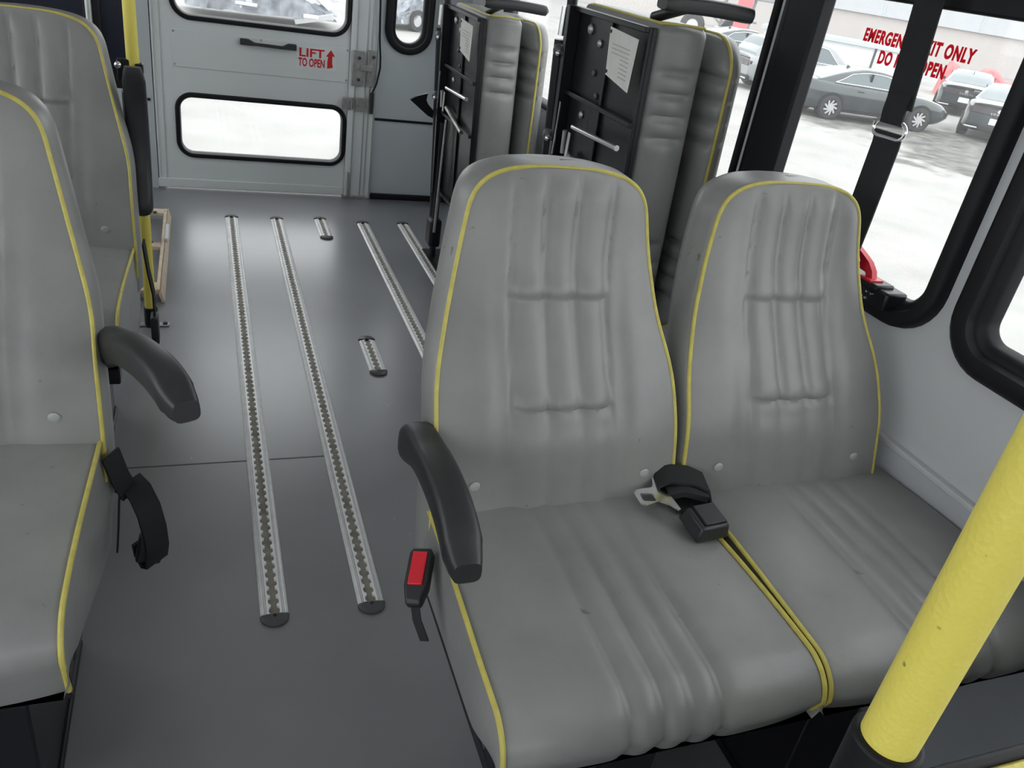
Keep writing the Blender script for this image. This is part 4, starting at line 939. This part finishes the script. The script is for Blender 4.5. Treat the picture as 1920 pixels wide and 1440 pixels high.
make_car((21.95, 18.35, GZ), heading(0.80, 0.60), 'dark sedan showing its boot and white number plate, rightmost in the window', scale=0.98)
make_car((25.3, 23.0, GZ), heading(0.74, 0.67), 'dark sedan showing its boot behind the side-on sedan')
make_car((28.2, 21.4, GZ), heading(0.8, 0.6), 'dark sedan parked beyond the rightmost boot', scale=0.98)
make_car((17.9, 22.6, GZ), heading(2.6, -0.35), 'silver tall car behind the side-on dark sedan', PAINT2, suv=True)
make_car((19.2, 28.2, GZ), heading(2.6, -0.2), 'dark car glimpsed through the gap beside the folded seat', PAINT)
# low commercial building and its shed
CLAD = mat('pale_cladding', (0.50, 0.51, 0.53), 0.7, noise=0.05, nscale=2); RENDER_ = mat('beige_render', (0.52, 0.48, 0.465), 0.8, noise=0.06, nscale=1.5); ROOFL = mat('light_roof_sheet', (0.50, 0.55, 0.58), 0.6)
bd = tag(empty('warehouse', (46, 44, GZ), math.radians(-38)), 'long pale warehouse with grey cladding across the far side of the lot', 'building')
q = B(); q.span((-45, 0, 0), (45, 12, 2.35)); q.build('lower_wall', RENDER_, bd, smooth=0)
q = B(); q.span((-45, -0.12, 2.35), (45, 12, 7.5)); q.build('upper_wall', CLAD, bd, smooth=0)
q = B(); q.span((-45, -0.22, 2.32), (45, 0.0, 2.44)); q.build('drip_flashing', CLAD, bd, smooth=0)
pan = None
for i in range(30):
    x = -44+i*3.0
    if pan is None:
        q = B(); q.span((-0.04, -0.16, 2.46), (0.04, -0.11, 7.4)); pan = q.build('cladding_joint', ROOFL, bd, smooth=0); pan.location = (x, 0, 0)
    else: inst(pan, bd, location=(x, 0, 0))
sd = tag(empty('site_shed', (27.2, 33.2, GZ), math.radians(-40)), 'low white site shed with pale roof behind the parked sedans', 'building')
q = B(); q.span((-3.0, 0, 0), (3.6, 2.4, 1.15)); q.build('shed_wall', PLATE, sd, smooth=0)
q = B(); q.span((-3.2, -0.2, 1.15), (3.8, 2.6, 1.30)); q.build('shed_roof', ROOFL, sd, smooth=0)
q = B(); q.span((-1.6, -0.03, 0.0), (-1.5, 0.02, 1.15)); q.span((2.0, -0.03, 0.0), (2.1, 0.02, 1.15)); q.build('shed_joint', CAP, sd, smooth=0)
# red tarpaulin-covered loads
TARP = mat('faded_red_tarpaulin', (0.55, 0.10, 0.11), 0.6, noise=0.35, nscale=3, col2=(0.62, 0.22, 0.22))
def tarp(loc, rz, L_, W_, H_, label, seed):
    rg = random.Random(seed); q = B(); loops = []
    for i in range(17):
        x = -L_/2+L_*i/16; lp = []
        hh = H_*(0.82+0.18*math.sin(i*0.9+seed))*(0.72 if i in (0, 16) else 1)
        for k in range(13):
            t = k/12; y = W_/2*math.copysign(abs(math.cos(PI*t))**0.4, math.cos(PI*t)); z = hh*math.sin(PI*t)**0.35 if 0 < k < 12 else 0
            lp.append((x+rg.uniform(-.05, .05), y+rg.uniform(-.05, .05), max(0, z+(rg.uniform(-.06, .06) if 0 < k < 12 else 0))))
        loops.append(lp)
    q.loft(loops, closed=True, caps=True); o = q.build('tarp_covered_load', TARP, smooth=25); o.location = loc; o.rotation_euler = (0, 0, rz)
    tag(o, label, 'tarpaulin', 'red tarpaulin loads')
tarp((30.2, 26.6, GZ), heading(0.8, -0.7), 3.6, 2.0, 1.35, 'faded red tarpaulin heap just right of the strap, behind the sedans', 1)
tarp((34.6, 24.3, GZ), heading(0.8, -0.7), 3.0, 1.8, 1.30, 'faded red tarpaulin heap at the far right of the emergency window', 5)
# flatbed gear beyond the left pane: truss frame, wheel, tank, pink barrier
PINK = mat('pink_barrier', (0.75, 0.18, 0.20), 0.6); GREYM = mat('grey_machinery', (0.28, 0.28, 0.29), 0.7)
tk = tag(empty('yard_trailer', (24.6, 39.0, GZ), heading(0.8, -0.55)), 'grey trailer with lattice frame and big wheels beyond the parked car', 'trailer')
q = B()
for x in (-1.2, 0.2, 1.6): q.cyl((x, 0, 0.2), (x+0.1, 0, 2.3), 0.07, n=8)
for x in (-1.2, 0.2): q.cyl((x, 0, 0.9), (x+1.4, 0, 1.9), 0.05, n=8); q.cyl((x, 0, 1.9), (x+1.4, 0, 0.9), 0.05, n=8)
q.cyl((-1.6, 0, 1.3), (2.0, 0, 1.2), 0.05, n=8); q.build('lattice_frame', GREYM, tk)
q = B(); q.span((-2.0, -0.4, 2.2), (2.6, 1.6, 2.9)); q.build('trailer_bed', GREYM, tk, bevel=0.05)
for x in (-1.1, 0.9):
    w_ = empty('wheel', (x, -0.55, 0.62)); w_.parent = tk
    q = B(); q.loft([[(rr*math.cos(2*PI*i/24), yy, rr*math.sin(2*PI*i/24)) for i in range(24)] for rr, yy in ((0.30, -0.15), (0.50, -0.18), (0.62, -0.10), (0.62, 0.15), (0.30, 0.15), (0.30, -0.15))]); q.build('tyre', TYRE, w_)
    q = B(); q.cyl((0, -0.10, 0), (0, -0.02, 0), 0.30, n=20); q.build('hub', RIM, w_)
q = B(); q.cyl((0.3, 0.1, 0.1), (0.3, 0.1, 0.75), 0.32, n=20); q.cyl((1.4, 0.1, 0.1), (1.4, 0.1, 0.75), 0.32, n=20); q.build('tank', PLATE, tk, bevel=0.05)
pk = tag(empty('barrier_board', (22.2, 33.2, GZ), heading(0.8, -0.55)), 'pink-red upright barrier board glimpsed beyond the folded seat', 'barrier')
q = B(); q.span((-0.32, -0.05, 0.25), (0.32, 0.05, 3.1)); q.build('board', PINK, pk, bevel=0.02)
q = B(); q.span((-0.5, -0.25, 0), (0.5, 0.25, 0.25)); q.build('board_foot', GREYM, pk, bevel=0.02)

# wrecked vehicles seen through the rear door glass
SCRAP = mat('crumpled_pale_metal', (0.36, 0.38, 0.42), 0.4, 0.4, noise=0.6, nscale=4, col2=(0.10, 0.11, 0.13))
def wreck(loc, rz, L_, W_, H_, label, seed):
    r = tag(empty('wrecked_car', loc, rz), label, 'wreck', 'wrecked cars behind the bus'); rg = random.Random(seed)
    q = B(); loops = []
    n = 24
    for i in range(n):
        t = i/(n-1); x = -L_/2+L_*t; lp = []
        top = H_*(0.55+0.45*math.exp(-((t-0.45)/0.24)**2))*(0.55+0.45*min(1, 6*t, 6*(1-t)))
        for k in range(15):
            a = PI*k/14; y = W_/2*math.copysign(abs(math.cos(a))**0.45, math.cos(a)); z = 0.22+(top-0.22)*abs(math.sin(a))**0.5
            j = 0.07 if 0 < k < 14 else 0.02
            lp.append((x+rg.uniform(-j, j), y+rg.uniform(-j, j), z+rg.uniform(-j, j)))
        loops.append(lp)
    q.loft(loops, caps=True); q.build('crushed_body', SCRAP, r, smooth=20)
    for i in range(16):
        q = B(); c = Vector((rg.uniform(-L_/2, L_/2), -W_/2+rg.uniform(-0.1, 0.2), rg.uniform(0.25, H_*0.8)))
        q.box(c, (rg.uniform(0.5, 1.2), 0.05, rg.uniform(0.06, 0.3)), Matrix.Rotation(rg.uniform(-0.7, 0.7), 3, 'Y') @ Matrix.Rotation(rg.uniform(-0.4, 0.4), 3, 'Z')); q.build('torn_panel', rg.choice([SCRAP, RIM, PLATE]), r, bevel=0.01)
    for x in ((-L_*0.30, L_*0.30) if seed != 2 else ()):
        q = B(); q.loft([[(x+rr*math.cos(2*PI*i/20), -W_/2+yy, 0.32+rr*math.sin(2*PI*i/20)) for i in range(20)] for rr, yy in ((0.18, -0.05), (0.30, -0.07), (0.32, 0.0), (0.32, 0.16), (0.18, 0.16), (0.18, -0.05))]); q.build('tyre', TYRE, r)
        q = B(); q.cyl((x, -W_/2-0.02, 0.32), (x, -W_/2+0.05, 0.32), 0.18, n=14); q.build('hub', RIM, r)
    return r
wreck((1.55, 25.3, GZ), 0.06, 3.9, 1.8, 1.35, 'crumpled pale wreck beyond the rear door glass', 2)
wreck((7.0, 28.2, GZ), 0.5, 4.2, 1.8, 1.5, 'crumpled dark wreck beyond the small rear window', 9)
